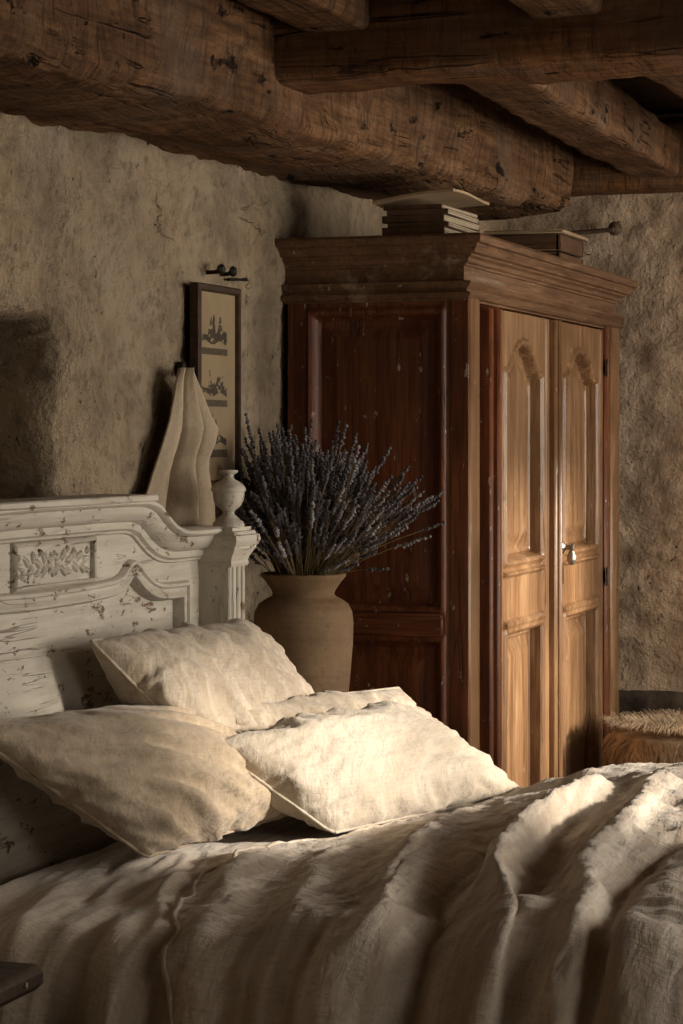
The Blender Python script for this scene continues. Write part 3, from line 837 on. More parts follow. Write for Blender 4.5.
# rumpled coverlet: laid out in deep folds, then dropped by the cloth solver on the bed
def solve(P, collider, frames, stiff=18, bend=.35, mass=.35, selfc=False, pin=None, thick=.006, quality=6):
    a, b = P.shape[:2]
    mb = MB().grid(P); V, F, _ = mb.data()
    me = bpy.data.meshes.new('c'); me.from_pydata(V.tolist(), [], F); me.update()
    o = bpy.data.objects.new('c', me); COL.objects.link(o)
    cob = None
    if collider is not None:
        mc = MB().grid(collider); Vc, Fc, _ = mc.data(); mec = bpy.data.meshes.new('k'); mec.from_pydata(Vc.tolist(), [], Fc)
        cob = bpy.data.objects.new('k', mec); COL.objects.link(cob); cob.modifiers.new('k', 'COLLISION')
        cob.collision.thickness_outer = thick; cob.collision.cloth_friction = 40; cob.collision.use_culling = False
    cm = o.modifiers.new('c', 'CLOTH'); st = cm.settings
    st.quality = quality; st.mass = mass; st.tension_stiffness = st.compression_stiffness = stiff; st.shear_stiffness = stiff * .5; st.bending_stiffness = bend
    st.tension_damping = st.compression_damping = 12; st.shear_damping = 8; st.bending_damping = 2; st.air_damping = 4
    cs = cm.collision_settings; cs.use_collision = collider is not None; cs.distance_min = .004; cs.collision_quality = 3; cs.friction = 30
    cs.use_self_collision = selfc; cs.self_distance_min = .006; cs.self_friction = 10
    if pin is not None:
        vg = o.vertex_groups.new(name='pin')
        for i, w in pin: vg.add([int(i)], float(w), 'ADD')
        st.vertex_group_mass = 'pin'
    cm.point_cache.frame_start = 1; cm.point_cache.frame_end = frames
    for f in range(1, frames + 1): SC.frame_set(f)
    ev = o.evaluated_get(bpy.context.evaluated_depsgraph_get()); em = ev.to_mesh()
    c = np.zeros(len(em.vertices) * 3); em.vertices.foreach_get('co', c); ev.to_mesh_clear()
    for q in (o, cob):
        if q is not None:
            m_ = q.data; bpy.data.objects.remove(q); bpy.data.meshes.remove(m_)
    SC.frame_set(1)
    return c.reshape(a, b, 3)

def upsample(P, k):
    """cubic resampling of a grid of points"""
    def up1(A, k):
        n = len(A); t = np.linspace(0, n - 1, (n - 1) * k + 1); i = np.minimum(t.astype(int), n - 2); f = (t - i)[:, None, None]
        E_ = np.concatenate([A[:1] * 2 - A[1:2], A, A[-1:] * 2 - A[-2:-1]])
        p0, p1, p2, p3 = E_[i], E_[i + 1], E_[i + 2], E_[i + 3]
        return .5 * (2 * p1 + (p2 - p0) * f + (2 * p0 - 5 * p1 + 4 * p2 - p3) * f * f + (3 * p1 - p0 - 3 * p2 + p3) * f ** 3)
    return np.swapaxes(up1(np.swapaxes(up1(P, k), 0, 1), k), 0, 1)

def bed_normal(P, S):
    Nn = normals(P); return Nn * np.sign((Nn * P3(0 * S, -1.0 * (S < 2.85), 1.0 + 0 * S)).sum(-1))[..., None]

edge = np.array([(2.0, .70), (2.3, .69), (2.764, .655), (2.86, .61), (3.16, .50), (3.40, .44), (3.52, .45), (3.62, .50), (3.70, .56), (3.9, .60), (4.1, .61), (4.25, .60), (4.7, .60)])
def mound(U, S):
    return .045 * sstep(3.2, 4.0, S) * sstep(.72, .95, U) * sstep(4.42, 4.25, S) + .02 * sstep(.9, 1.3, U) + .030 * sstep(.64, .80, U) * sstep(4.42, 4.2, S)
us = axis_pts([(.3, 1.7, .022), (1.7, 2.1, .05)]); ss = axis_pts([(2.0, 4.6, .022)])
U, S = np.meshgrid(us, ss, indexing='ij'); y, z = cross_path(S, SHEET_TOP + .004, .004); PK = P3(U, y, z); PK += bed_normal(PK, S) * mound(U, S)[..., None]
us = axis_pts([(0, .62, .0095), (.62, 1, .02)]); ss = axis_pts([(2.12, 2.6, .016), (2.6, 4.40, .0125), (4.40, 4.6, .02)])
Uu, S = np.meshgrid(us, ss, indexing='ij')
E = np.interp(S, edge[:, 0], edge[:, 1]) + .012 * vnoise(P3(S * 14, 0, 0), 3)
U = E + Uu * (2.0 - E)
y, z = cross_path(S, SHEET_TOP + .016, .016)
P = P3(U, y, z); Nn = bed_normal(P, S)
h = mound(U, S)
u2, s2 = U + .035 * fbm(P3(U * 3, S * 3, 0), 61, 2), S + .03 * fbm(P3(U * 3, S * 3, 9), 71, 2)
R = lambda pts, H_, W, sh=1.9: ridge(u2, s2, pts, H_, W, sh, .2)
g = 0 * U
for pts, H_, W in (
    ([(.70, 4.15), (.72, 3.85), (.73, 3.55), (.81, 3.15), (.865, 2.85), (.88, 2.2)], .062, (.055, .095)),
    ([(.98, 3.95), (.93, 3.71), (.92, 3.55), (.94, 3.30), (.985, 3.10), (1.04, 2.90), (1.03, 2.2)], .080, .048),
    ([(1.07, 4.1), (1.05, 3.75), (1.06, 3.50), (1.10, 3.2), (1.14, 2.9), (1.16, 2.2)], .078, (.085, .06)),
    ([(1.7, 3.50), (1.42, 3.45), (1.28, 3.36), (1.22, 3.2), (1.22, 3.05), (1.26, 2.86), (1.27, 2.2)], .075, .095),
    ([(1.7, 4.12), (1.15, 4.16), (1.02, 4.18), (.93, 4.16)], .065, .06),
    ([(1.6, 3.80), (1.22, 3.88), (1.08, 3.98), (.95, 4.04), (.82, 4.05), (.72, 4.0)], .055, .065),
    ([(.675, 2.2), (.665, 2.76), (.625, 2.88), (.53, 3.20), (.49, 3.40), (.52, 3.55)], .034, .026),
    ([(.77, 2.2), (.76, 2.79), (.71, 2.96), (.64, 3.26), (.59, 3.48), (.60, 3.70)], .034, .034)):
    g = np.maximum(g, R(pts, H_, W)) + .25 * np.minimum(g, R(pts, H_, W))
h = h + 1.15 * g + .005 * fbm(P3((U + .25 * S) * 12, S * 4, 0), 91, 3)
P = P + Nn * h[..., None]
P = solve(P, PK, COVER_FRAMES, stiff=20, bend=2.5)
for _ in range(7):
    Q = P.copy(); Q[1:-1, 1:-1] = (P[:-2, 1:-1] + P[2:, 1:-1] + P[1:-1, :-2] + P[1:-1, 2:]) / 4; P = .5 * P + .5 * Q
Pc = upsample(P, 2); Uf = upsample(np.dstack([U, S, E]), 2); U, S, E = Uf[..., 0], Uf[..., 1], Uf[..., 2]
Nn = bed_normal(Pc, S)
fl = U + .25 * (S - 3.2) + .03 * fbm(P3(U * 4, S * 4, 3), 15, 2)
cre = np.abs(fbm(P3(fl * 16, S * 5, 0), 92, 3)); cre2 = np.abs(fbm(P3((U - .4 * S) * 20, S * 16, 2), 97, 2))
hh = .004 * (.5 - np.minimum(cre * 2.0, 1)) * sstep(.0, .05, U - E) + .005 * (.5 - np.minimum(cre2 * 2.0, 1)) + .0022 * fbm(P3((U + .3 * S) * 95, (S - .3 * U) * 48, 0), 51, 3) + .002 * fbm(P3(U * 50, S * 110, 0), 57, 2)
U2, S2 = U + .02 * fbm(P3(U * 4, S * 4, 0), 61, 2), S
for pts, H_, W in (([(.90, 3.75), (.875, 3.5), (.875, 3.3), (.90, 3.12), (.955, 2.90), (.965, 2.2)], .030, .020), ([(1.0, 3.75), (.985, 3.53), (1.0, 3.25), (1.045, 3.0), (1.085, 2.84), (1.085, 2.2)], .030, .020),
                   ([(1.25, 3.7), (1.17, 3.5), (1.155, 3.25), (1.19, 2.95), (1.205, 2.2)], .026, .018), ([(.80, 3.6), (.79, 3.45), (.80, 3.3), (.835, 3.05)], .010, .012),
                   ([(1.02, 3.9), (.92, 3.97), (.80, 3.98)], .018, .02), ([(1.3, 3.72), (1.15, 3.74), (1.09, 3.78)], .018, .018)):
    hh -= ridge(U2, S2, pts, H_, W, 1.3, .15)
Pc = Pc + Nn * hh[..., None]
mb = MB().grid(Pc)
hem = Pc[0]; mb.tube(hem[::2] + np.array([0, 0, -.001]), .0045, 6)
co = obj('linen_coverlet', mb, M['cover'], loc=(1.2, 3.53, .7), ang=180)
tag(co, 'rumpled oatmeal linen coverlet heaped in deep folds across the bed', 'coverlet')

# ----------------------------------------------------------------- pillows
def sim_pillow(seed, nx=64, ny=46, w=.62, hgt=.44, press=3.0, frames=26, stiff=12):
    """inflate a stitched bag with the cloth solver, returns two grids of unit-ish coordinates"""
    rs = np.random.RandomState(seed)
    u = np.linspace(-w / 2, w / 2, nx); v = np.linspace(-hgt / 2, hgt / 2, ny)
    U, V = np.meshgrid(u, v, indexing='ij')
    jz = .0025 * fbm(P3(U * 12 + seed, V * 12, 0), seed, 3)
    rim = np.minimum(np.minimum(U + w / 2, w / 2 - U), np.minimum(V + hgt / 2, hgt / 2 - V))
    up = P3(U, V, np.minimum(rim * .15, .006) + jz * (rim > 1e-6)); dn = P3(U, V, -np.minimum(rim * .15, .006) + jz * (rim > 1e-6))
    I = np.arange(nx * ny).reshape(nx, ny); edge_ = np.zeros((nx, ny), bool); edge_[0] = edge_[-1] = True; edge_[:, 0] = edge_[:, -1] = True
    J = I.copy(); inner_ = ~edge_; J[inner_] = nx * ny + np.arange(inner_.sum())
    Vt = np.vstack([up.reshape(-1, 3), dn[inner_]])
    def quads(G): return np.stack([G[:-1, :-1], G[1:, :-1], G[1:, 1:], G[:-1, 1:]], -1).reshape(-1, 4)
    F = quads(I).tolist() + quads(J)[:, ::-1].tolist()
    me = bpy.data.meshes.new('bag'); me.from_pydata(Vt.tolist(), [], F); me.update()
    o = bpy.data.objects.new('bag', me); COL.objects.link(o)
    cm = o.modifiers.new('c', 'CLOTH'); st = cm.settings
    st.quality = 6; st.mass = .25; st.tension_stiffness = st.compression_stiffness = stiff; st.shear_stiffness = 4; st.bending_stiffness = .08
    st.tension_damping = st.compression_damping = 8; st.air_damping = 3
    st.use_pressure = True; st.uniform_pressure_force = press; st.effector_weights.gravity = 0; st.shrink_min = -.02
    cm.collision_settings.use_collision = False
    cm.point_cache.frame_start = 1; cm.point_cache.frame_end = frames
    for f in range(1, frames + 1): SC.frame_set(f)
    dg = bpy.context.evaluated_depsgraph_get(); ev = o.evaluated_get(dg); em = ev.to_mesh()
    co_ = np.zeros(len(em.vertices) * 3); em.vertices.foreach_get('co', co_); co_ = co_.reshape(-1, 3)
    ev.to_mesh_clear(); bpy.data.objects.remove(o); bpy.data.meshes.remove(me); SC.frame_set(1)
    return co_[I], co_[J]

def pillow(name, corners, thick, mat, label, seed, sag=0.0, flange=.012, flat_z=None, press=2.5, crease=.5, bend=None, full=None, ca=.010, cb=.004):
    """corners: lower-near, lower-far, upper-far, upper-near (world). Cushion bulges to both sides of the patch."""
    A, B = sim_pillow(seed, press=press)
    cn = np.abs(np.array([A[0, 0], A[0, -1], A[-1, 0], A[-1, -1]])); s0, t0 = cn[:, 0].mean(), cn[:, 1].mean()
    hx = (A[-1, :, 0] - A[0, :, 0]) / 2; hy = (A[:, -1, 1] - A[:, 0, 1]) / 2; mx = (A[-1, :, 0] + A[0, :, 0]) / 2; my = (A[:, -1, 1] + A[:, 0, 1]) / 2
    def square(G):                   # let most of the pull on the seams out again, so the edges run nearly straight
        G = G.copy(); k = .90 if full is None else full
        G[..., 0] = (G[..., 0] - mx[None]) * (1 - k + k * s0 / hx)[None]; G[..., 1] = (G[..., 1] - my[:, None]) * (1 - k + k * t0 / hy)[:, None]
        return G
    A, B = square(A), square(B)
    zmax = max(np.abs(A[..., 2]).max(), 1e-6)
    c = [np.array(p, float) for p in corners]
    def place(G):
        u = (G[..., 0] / s0 + 1) / 2; v = (G[..., 1] / t0 + 1) / 2; w = G[..., 2] / zmax * thick
        base = ((1 - u) * (1 - v))[..., None] * c[0] + (u * (1 - v))[..., None] * c[1] + (u * v)[..., None] * c[2] + ((1 - u) * v)[..., None] * c[3]
        n = np.cross(c[1] - c[0], c[3] - c[0]); n /= np.linalg.norm(n)
        if bend is not None: base = base + np.asarray(bend) * (16 * u * (1 - u) * v * (1 - v))[..., None]
        P = base + n * w[..., None]
        ca_, sa_ = math.cos(crease), math.sin(crease)
        a_ = (u - .5) * ca_ * .6 + (v - .5) * sa_ * .45; b_ = -(u - .5) * sa_ * .6 + (v - .5) * ca_ * .45
        b_ = b_ + .04 * fbm(P3(u * 3, v * 3, seed), seed, 2)
        c1 = np.abs(fbm(P3(a_ * 5, b_ * 26, seed), seed + 1, 2)); c2 = np.abs(fbm(P3(a_ * 11, b_ * 50, seed + 3), seed + 2, 2))
        soft = np.clip(4 * np.minimum(np.minimum(u, 1 - u), np.minimum(v, 1 - v)) + .3, 0, 1)
        fine_ = ca * (.4 - np.minimum(1, c1 * 2.2)) * soft + cb * (.4 - np.minimum(1, c2 * 2.2))
        # gathers running in from the seams
        eu = np.minimum(v, 1 - v); ev_ = np.minimum(u, 1 - u)
        fine_ = fine_ + .006 * np.exp(-eu / .10) * vnoise(P3(u * 26, 0, seed), seed) + .006 * np.exp(-ev_ / .10) * vnoise(P3(v * 20, 3, seed), seed)
        P = P + n * (fine_ * np.sign(w + 1e-9) * np.clip(np.abs(w) / .008, 0, 1))[..., None]
        if flat_z is not None:
            k = .02; dz = P[..., 2] - flat_z
            P[..., 2] = flat_z + np.where(dz > k, dz, k * np.exp(np.clip((dz - k) / k, -5, 0)) )
        return P
    PA, PB = place(A), place(B)
    mb = MB().grid(PA); nb = mb.n; mb.grid(PB, flip=True)
    base = PA.reshape(-1, 3).mean(0); base[2] = min(PA[..., 2].min(), PB[..., 2].min())
    t = empty(name, base, label, 'pillow')
    obj('pillowcase', mb, mat, t, ang=180, recalc=False)
    rim = np.concatenate([PA[:, 0], PA[-1, 1:], PA[::-1, -1][1:], PA[0, ::-1][1:-1]])
    rim = np.vstack([rim, rim[:1]])
    obj('piped_seam', MB().tube(rim, .0032, 6, cap=False), mat, t, ang=180)
    return t

pillow('pillow', [(.32, 3.385, .715), (.45, 3.86, .735), (.20, 3.77, .930), (.16, 3.05, .965)], .090, M['pillow_tan'],
       'tan linen pillow slumped against the headboard at the left', 5, flat_z=.708, bend=(.01, -.0, .03), crease=2.3, ca=.020, cb=.006)
pillow('pillow', [(.34, 3.68, .80), (.38, 4.13, .79), (.205, 4.07, 1.048), (.165, 3.49, 1.058)], .080, M['pillow'],
       'largest upright linen pillow leaning on the headboard beside the post', 8, flat_z=.708, crease=1.75, ca=.016, cb=.006)
pillow('pillow', [(.43, 3.86, .75), (.58, 4.36, .745), (.46, 4.27, .908), (.30, 3.68, .930)], .055, M['pillow'],
       'small cushion squeezed between the upright pillow and the front pillow', 12, flat_z=.708, crease=1.2)
pillow('pillow', [(.535, 3.69, .715), (.725, 4.26, .705), (.535, 4.01, .910), (.355, 3.55, .885)], .080, M['pillow_front'],
       'pale front pillow lying tilted nearest the wardrobe, catching the sunlight', 17, flat_z=.712, crease=.25, ca=.005, cb=.003)

# ----------------------------------------------------------------- bedside table, vase, lavender
vx, vy, vz = .165, 4.52, .66
ns = empty('bedside_table', (.19, 4.52, 0), 'small wooden bedside table under the clay vase behind the bed', 'table')
obj('tabletop', MB().box((.02, 4.36, vz - .03), (.36, 4.69, vz), .005), M['crate'], ns)
for x in (.04, .31):
    for y in (4.38, 4.64): obj('leg', MB().box((x, y, 0), (x + .03, y + .03, vz - .03), .004), M['crate'], ns)
vs = empty('vase', (vx, vy, vz), 'round-shouldered clay vase with a flared rim holding dried lavender', 'vase')
vp = [(0, 0), (.070, 0), (.076, .006), (.082, .06), (.090, .15), (.098, .24), (.1035, .31), (.1045, .350), (.102, .374), (.094, .391), (.080, .401), (.068, .407), (.064, .413), (.068, .422), (.080, .440), (.089, .450), (.0895, .455), (.086, .457), (.078, .449), (.064, .425), (.060, .41), (.085, .38), (.093, .33), (.08, .15), (.0, .05)]
vp = [(r_ * 1.02, z_ * 1.0) for r_, z_ in vp]
obj('vase_body', MB().lathe(vp, (vx, vy, vz), 56), M['clay'], vs, ang=50)

lv = empty('lavender_bunch', (vx, vy, vz + .40), 'big bunch of dried dark lavender standing in the clay vase', 'dried flowers')
def sprig(rs, az, lean, L, cx, cy):
    mb = MB(); d_ = np.array([math.cos(az) * math.sin(lean), math.sin(az) * math.sin(lean), math.cos(lean)])
    p0 = np.array([vx + cx, vy + cy, vz + .445]) - d_ * .07
    L = L + .0
    bend = np.array([math.cos(az), math.sin(az), 0]) * rs.uniform(-.04, .06) + rs.normal(0, .028, 3)
    t = np.linspace(0, 1, 6)[:, None]
    pts = p0 + d_ * L * t + bend * t ** 2
    pts[:, 0] = np.maximum(pts[:, 0], .035 + .02 * rs.rand()); pts[:, 1] = np.minimum(pts[:, 1], 4.80)
    pts[0] = p0
    mb.tube(pts, np.linspace(.0013, .0008, 6), 4, cap=False)
    tip = pts[-1]; dr_ = pts[-1] - pts[-2]; dr_ /= np.linalg.norm(dr_)
    Ls = rs.uniform(.04, .085); nw = int(Ls / .0056)
    a1 = np.cross(dr_, [.3, .5, .8]); a1 /= np.linalg.norm(a1); a2 = np.cross(dr_, a1)
    for k in range(nw):
        c = tip - dr_ * (Ls - k * .0058) + dr_ * .02 + rs.normal(0, .0011, 3)
        rr_ = .0058 * (1 - .5 * abs(k / nw - .4)) * rs.uniform(.8, 1.2)
        V = []; ph = rs.rand() * 6
        V.append(c - dr_ * .004)
        for j in range(5): V.append(c + (a1 * math.cos(ph + j * 1.2566) + a2 * math.sin(ph + j * 1.2566)) * rr_ * rs.uniform(.7, 1.25) + dr_ * .002)
        V.append(c + dr_ * .006)
        F = [(0, 1 + (j + 1) % 5, 1 + j) for j in range(5)] + [(6, 1 + j, 1 + (j + 1) % 5) for j in range(5)]
        mb.add(V, F, 1)
    # a broken-off whorl lower on the stalk
    return mb
rs = np.random.RandomState(4)
def params(k):
    az = rs.uniform(0, 2 * PI)
    # the bunch fans out mostly along the wall and into the room, little toward the wall
    lean = abs(rs.normal(0, .50)) + .03
    lean = min(lean, .95)
    L = rs.uniform(.17, .365) * (1 - .12 * lean)
    ca, sa = math.cos(az), math.sin(az)
    if ca < -.2: lean *= .5
    return az, lean, L, ca * .055 * rs.rand() ** .5, sa * .055 * rs.rand() ** .5
allp = [params(k) for k in range(520)]
# a splay of long stems reaching into the room
for k in range(46):
    allp.append((rs.uniform(-.35, .25), rs.uniform(.55, .86), rs.uniform(.20, .325), .03 + .03 * rs.rand(), rs.uniform(-.03, .03)))
allp.sort(key=lambda q: q[1] * math.cos(q[0]) - .6 * math.sin(q[0]) * q[1] + q[2], reverse=True)
front = allp[:100]; rest = allp[100:]
for q in front: obj('lavender_sprig', sprig(rs, *q), [M['stem'], M['bloom_pale'] if rs.rand() < .3 else M['bloom']], lv, ang=180, recalc=False)
mb = MB()
for q in rest:
    s_ = sprig(rs, *q); V, F, Mi = s_.data(); b0 = mb.n
    mb.v.append(V); mb.f += [tuple(i + b0 for i in f) for f in F]; mb.m += Mi; mb.n += len(V)
lr = obj('lavender_mass', mb, [M['stem'], M['bloom']], lv, ang=180, recalc=False); lr['kind'] = 'stuff'

# ----------------------------------------------------------------- framed print on the wall
fy0, fy1, fz0, fz1, fx = 4.275, 4.505, 1.30, 1.724, .026
fr = empty('framed_print', (.02, (fy0 + fy1) / 2, fz0), 'tall narrow dark-framed print with three small faded sketches hanging on the plaster wall', 'picture')
mb = MB().sweep([(fy0, fz0), (fy1, fz0), (fy1, fz1), (fy0, fz1)], [(0, .008), (0, fx), (.003, fx + .003), (.012, fx + .003), (.016, fx - .004), (.016, .008)], lambda p, x: (x, p[0], p[1]), closed=True)
obj('frame', mb, M['frame'], fr, ang=30)
obj('backing', MB().box((.006, fy0 + .005, fz0 + .005), (.013, fy1 - .005, fz1 - .005), .001), M['frame'], fr)
obj('paper_sheet', MB().box((.014, fy0 + .014, fz0 + .014), (.020, fy1 - .014, fz1 - .014), .0005), M['paper'], fr)
def sketch(y0, y1, z0, z1, seed):
    """one small vignette: ground line, tufts and low figures of ink on the paper"""
    r_ = np.random.RandomState(seed)
    Y_, Z_ = np.meshgrid(np.linspace(y0, y1, 74), np.linspace(z0, z1, 44), indexing='ij')
    yc_ = (Y_[1:, 1:] + Y_[:-1, :-1]) / 2; zc_ = (Z_[1:, 1:] + Z_[:-1, :-1]) / 2
    u_ = (yc_ - y0) / (y1 - y0); v_ = (zc_ - z0) / (z1 - z0)
    hgt_ = .30 + .10 * np.sin(u_ * 7 + seed)
    for k in range(6):
        c_ = r_.uniform(.1, .9); hgt_ = np.maximum(hgt_, r_.uniform(.45, .95) * np.exp(-((u_ - c_ - .15 * (v_ - .4) * r_.normal()) / r_.uniform(.04, .10)) ** 2))
    tex = fbm(P3(u_ * 13, v_ * 9, seed), seed, 4)
    ink_ = (v_ < hgt_) & (tex > -.10 - .25 * (v_ < .28)) & (v_ > .04 + .05 * np.sin(u_ * 11)) & (u_ > .04 + .05 * tex) & (u_ < .96 + .05 * tex)
    mb = MB(); G = P3(.0204, Y_, Z_); V = G.reshape(-1, 3); I = np.arange(len(V)).reshape(Y_.shape)
    F = np.stack([I[:-1, :-1], I[1:, :-1], I[1:, 1:], I[:-1, 1:]], -1).reshape(-1, 4).tolist()
    mb.add(V, F); mb.m = [int(q) for q in ink_.reshape(-1)]
    return mb
for k, (a, b) in enumerate(((1.600, 1.680), (1.492, 1.572), (1.388, 1.464))):
    obj('sketch', sketch(4.305, 4.445, a, b, 40 + k), [M['paper'], M['ink']], fr, recalc=False, smooth=False)
for (a, b) in ((1.578, 1.592), (1.470, 1.484), (1.364, 1.380)):
    obj('caption_bar', MB().box((.0200, 4.305, a), (.0208, 4.445, b), .0002), M['caption'], fr)

# iron pegs over the frame, and the hook the cloth hangs from
def peg(name, y, z, label, L=.03):
    e = empty(name, (0, y, z), label, 'hook', None)
    obj('shank', MB().tube([(-.012, y, z), (L * .6, y, z + .001), (L, y, z + .008)], .0045, 10), M['iron'], e)
    obj('head', MB().lathe([(0, 0), (.010, .001), (.012, .006), (.008, .012), (0, .014)], (L - .006, y, z + .006), 14, axis=0), M['iron'], e)
    return e
peg('iron_peg', 4.39, 1.752, 'left of two small dark iron pegs in the wall above the framed print')
peg('iron_peg', 4.455, 1.752, 'right of two small dark iron pegs above the framed print, beside the thin nail rod')
e = tag(obj('nail', MB().tube([(.012, 4.47, 1.742), (.018, 4.53, 1.746), (.016, 4.565, 1.747)], .003, 8).lathe([(0, 0), (.006, .0), (.006, .005), (0, .006)], (.012, 4.565, 1.747), 10), M['iron'], loc=(.012, 4.5, 1.742)), 'thin dark nail lying sideways on the plaster right of the pegs', 'nail')
hk = empty('coat_hook', (0, 4.258, 1.55), 'small dark iron hook beside the print, holding the hanging cloth', 'hook')
obj('hook_plate', MB().box((-.01, 4.249, 1.528), (.004, 4.266, 1.56), .002), M['iron'], hk)
obj('hook_arm', MB().tube([(.003, 4.258, 1.545), (.022, 4.240, 1.534), (.036, 4.218, 1.534), (.044, 4.210, 1.552)], .0045, 8), M['iron'], hk)

# hanging cloth
def cloth_piece(path_l, path_r, n, m, folds, seed, x_off, ztop):
    t = np.linspace(0, 1, m)
    l = np.array(path_l); r = np.array(path_r)
    tz = np.linspace(l[0][1], min(l[-1][1], r[-1][1]), m)
    def ev(p): p = p[::-1]; return np.interp(tz, p[:, 1], p[:, 0])
    yl, yr = ev(l), ev(r)
    uu = np.linspace(0, 1, n)
    Uq, Tq = np.meshgrid(uu, t, indexing='ij')
    Yq = yl[None] + (yr - yl)[None] * Uq
    Zq = np.broadcast_to(tz[None], Uq.shape).copy()
    xx = x_off + .008 * np.sin(Uq * PI)
    for (c0_, c1_, wdt, amp) in folds:
        c = c0_ + (c1_ - c0_) * Tq
        xx = xx + amp * (.25 + .75 * Tq) * np.exp(-((Uq - c) / wdt) ** 2)
    xx = xx + .003 * fbm(P3(Uq * 5, Tq * 4, 0), seed, 3)
    Zq = Zq - .008 * np.sin(Uq * 9) * Tq
    return P3(xx, Yq, Zq)
P1 = cloth_piece([(4.190, 1.546), (4.168, 1.52), (4.13, 1.44), (4.06, 1.35), (3.985, 1.25), (3.95, 1.18)], [(4.225, 1.546), (4.255, 1.51), (4.30, 1.455), (4.335, 1.425), (4.318, 1.395), (4.280, 1.365), (4.272, 1.34), (4.295, 1.27), (4.29, 1.18)], 90, 90,
                 [(.28, .40, .03, -.055), (.12, .16, .12, .024), (.48, .58, .12, .048), (.95, .90, .15, .044), (.72, .76, .035, -.045)], 3, .026, 1.546)
mb = MB()
for P in (P1,):
    mb.grid(P); mb.grid(P - np.array([.004, 0, 0]), flip=True)
    a_ = ring(P); mb.grid(np.stack([a_, a_ - np.array([.004, 0, 0])]), wrap_v=True)
tag(obj('hanging_cloth', mb, M['towel'], loc=(.05, 4.2, 1.18), ang=180), 'plain beige cloth hanging in folds from the iron hook on the plaster wall', 'cloth')

# ----------------------------------------------------------------- barrel stool and sheepskin
sx, sy, sr, st_ = .72, 5.93, .19, .635
bs = empty('barrel_stool', (sx, sy, 0), 'low wooden barrel stool by the far wall, half covered by a sheepskin', 'stool')
mb = MB(); ns_ = 18
for k in range(ns_):
    a0 = k / ns_ * 2 * PI + .012; a1 = (k + 1) / ns_ * 2 * PI - .012
    zz = np.linspace(0.0, st_, 9); rr_ = sr * (.90 + .10 * np.sin(zz / st_ * PI))
    aa = np.linspace(a0, a1, 4)
    o_ = np.array([[(sx + r_ * math.cos(a), sy + r_ * math.sin(a), z_) for a in aa] for r_, z_ in zip(rr_, zz)])
    i_ = np.array([[(sx + (r_ - .02) * math.cos(a), sy + (r_ - .02) * math.sin(a), z_) for a in aa] for r_, z_ in zip(rr_, zz)])
    mb.grid(o_); mb.grid(i_, flip=True); mb.grid(np.stack([ring(o_), ring(i_)]), wrap_v=True)
obj('staves', mb, M['stave'], bs, ang=30)
for z_ in (.10, .48):
    r_ = sr * (.90 + .10 * math.sin(z_ / st_ * PI)) + .001
    obj('hoop', MB().lathe([(r_ - .002, z_), (r_ + .003, z_), (r_ + .003, z_ + .03), (r_ - .002, z_ + .03)], (sx, sy, 0), 40), M['iron'], bs)
obj('seat', MB().lathe([(0, st_ - .03), (sr - .02, st_ - .03), (sr - .02, st_ - .004), (0, st_ - .002)], (sx, sy, 0), 40), M['stave'], bs)
sk = empty('sheepskin', (sx, sy, st_), 'shaggy honey-brown sheepskin draped over the barrel stool', 'sheepskin')
nr, na = 30, 90
rr_ = np.linspace(0, 1, nr); aa = np.arange(na) / na * 2 * PI
Rr, Aa = np.meshgrid(rr_, aa, indexing='ij')
reach = .33 + .12 * np.cos(Aa - PI * 1.08) + .03 * np.sin(3 * Aa + 1) + .015 * np.sin(7 * Aa)
arc = Rr * reach; flat = sr + .012
rad = np.where(arc < flat, arc, flat + .010 * np.sin(np.clip((arc - flat) * 20, 0, PI)))
zz = st_ + .008 + np.where(arc < flat, 0, -(arc - flat)) - .012 * sstep(flat - .06, flat, arc) * (arc < flat) - .012 * (arc >= flat)
Psk = P3(sx + rad * np.cos(Aa), sy + rad * np.sin(Aa), zz)
obj('hide', MB().grid(Psk, wrap_v=True), M['fleece'], sk, ang=180)
rs = np.random.RandomState(9); mb = MB()
NS = 11000
ri = np.sqrt(rs.rand(NS)); ai = rs.rand(NS) * 2 * PI
for k in range(NS):
    rq, aq = ri[k], ai[k]
    rc = .33 + .12 * math.cos(aq - PI * 1.08) + .03 * math.sin(3 * aq + 1) + .015 * math.sin(7 * aq)
    arc_ = rq * rc; out_ = np.array([math.cos(aq), math.sin(aq), 0])
    if arc_ < flat: p = np.array([sx, sy, st_ + .008]) + out_ * arc_; nrm = np.array([0, 0, 1.0]); dn_ = out_
    else: p = np.array([sx, sy, st_ - .004 - (arc_ - flat)]) + out_ * (flat + .004); nrm = out_; dn_ = np.array([0, 0, -1.0])
    clump = vnoise(np.array([[p[0] * 22, p[1] * 22, p[2] * 22]]), 4)[0]
    side_ = np.cross(nrm, dn_) * (clump * .9 + rs.normal(0, .25))
    l = rs.uniform(.03, .07); dd = dn_ * .9 + side_; dd /= np.linalg.norm(dd)
    w_ = np.cross(dd, nrm) * rs.uniform(.0007, .0016)
    q1 = p + dd * l * .45 + nrm * l * .36; q2 = p + dd * l + nrm * l * .26 + np.array([0, 0, -.003])
    mb.add([p - w_, p + w_, q1 + w_, q1 - w_, q2], [(0, 1, 2, 3), (3, 2, 4)])
wl = obj('wool', mb, M['fleece'], sk, ang=180, recalc=False); wl['kind'] = 'stuff'

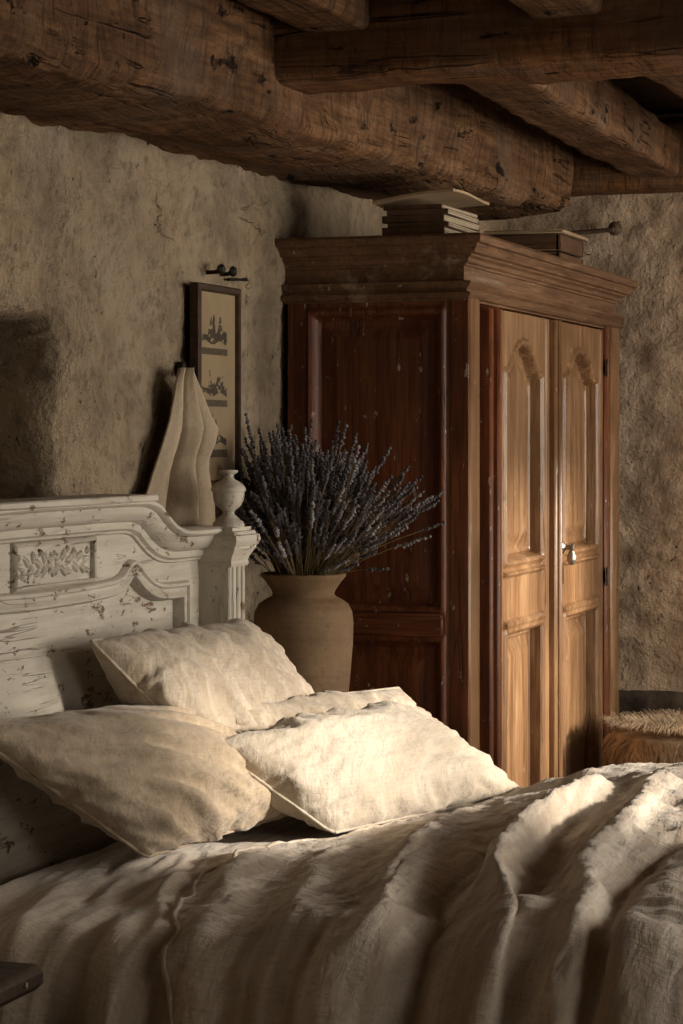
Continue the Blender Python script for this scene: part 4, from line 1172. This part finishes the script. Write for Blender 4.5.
# ----------------------------------------------------------------- dark stool at the bed's near side
tx, ty, tz = .30, 2.58, .700
so = empty('wooden_stool', (.28, 2.57, 0), 'small dark wooden stool at the lower left corner beside the bed', 'stool')
mb = MB().box((.10, 2.42, tz - .034), (.474, 2.722, tz), .010)
obj('seat', mb, M['stool'], so)
obj('nail_head', MB().lathe([(0, 0), (.005, 0), (.004, .003), (0, .0035)], (.474, 2.66, tz - .016), 10, axis=0), M['steel'], so)
for (x, y, dx, dy) in ((.15, 2.47, -.03, -.03), (.41, 2.47, .02, -.03), (.15, 2.67, -.03, .02), (.40, 2.665, .02, .02)):
    obj('leg', MB().tube([(x + dx, y + dy, 0), (x, y, tz - .03)], [.016, .021], 12), M['stool'], so)

# ----------------------------------------------------------------- light, camera
wd_ = bpy.data.worlds.new('world'); SC.world = wd_; wd_.use_nodes = True
bg = wd_.node_tree.nodes['Background']; bg.inputs[0].default_value = (1.0, .86, .68, 1); bg.inputs[1].default_value = 1.2
su = bpy.data.lights.new('sun', 'SUN'); so_ = bpy.data.objects.new('sun', su); COL.objects.link(so_)
su.energy = 8.0; su.angle = math.radians(4.5); su.color = (1.0, .89, .75)
dirv = Vector((-.95, -.13, -.275)); so_.rotation_euler = dirv.to_track_quat('-Z', 'Y').to_euler(); so_.location = (6, 5.5, 3)
for k, (a, b, z0, z1) in enumerate(WIN):
    al = bpy.data.lights.new('window_daylight', 'AREA'); ao = bpy.data.objects.new('window_daylight', al); COL.objects.link(ao)
    al.shape = 'RECTANGLE'; al.size = b - a; al.size_y = z1 - z0; al.energy = (50, 50, 12)[k]; al.color = (1.0, .92, .81)  # third lamp is a weak added fill for the near folds
    ao.location = (XR + .09, (a + b) / 2, (z0 + z1) / 2); ao.rotation_euler = (PI / 2, 0, PI / 2)
cam = bpy.data.cameras.new('camera'); ca = bpy.data.objects.new('camera', cam); COL.objects.link(ca)
cam.sensor_fit = 'VERTICAL'; cam.sensor_height = 24; cam.sensor_width = 16; cam.lens = 2265 / 1024 * 24
cam.shift_y = -(512 - 440) / 1024
ca.location = (1.865, 0, 1.4); ca.rotation_euler = (PI / 2, 0, math.radians(19.65)); cam.clip_start = .02
SC.camera = ca
SC.view_settings.view_transform = 'Standard'; SC.view_settings.look = 'None'; SC.view_settings.gamma = 1
SC.view_settings.use_curve_mapping = False; SC.view_settings.exposure = -.25
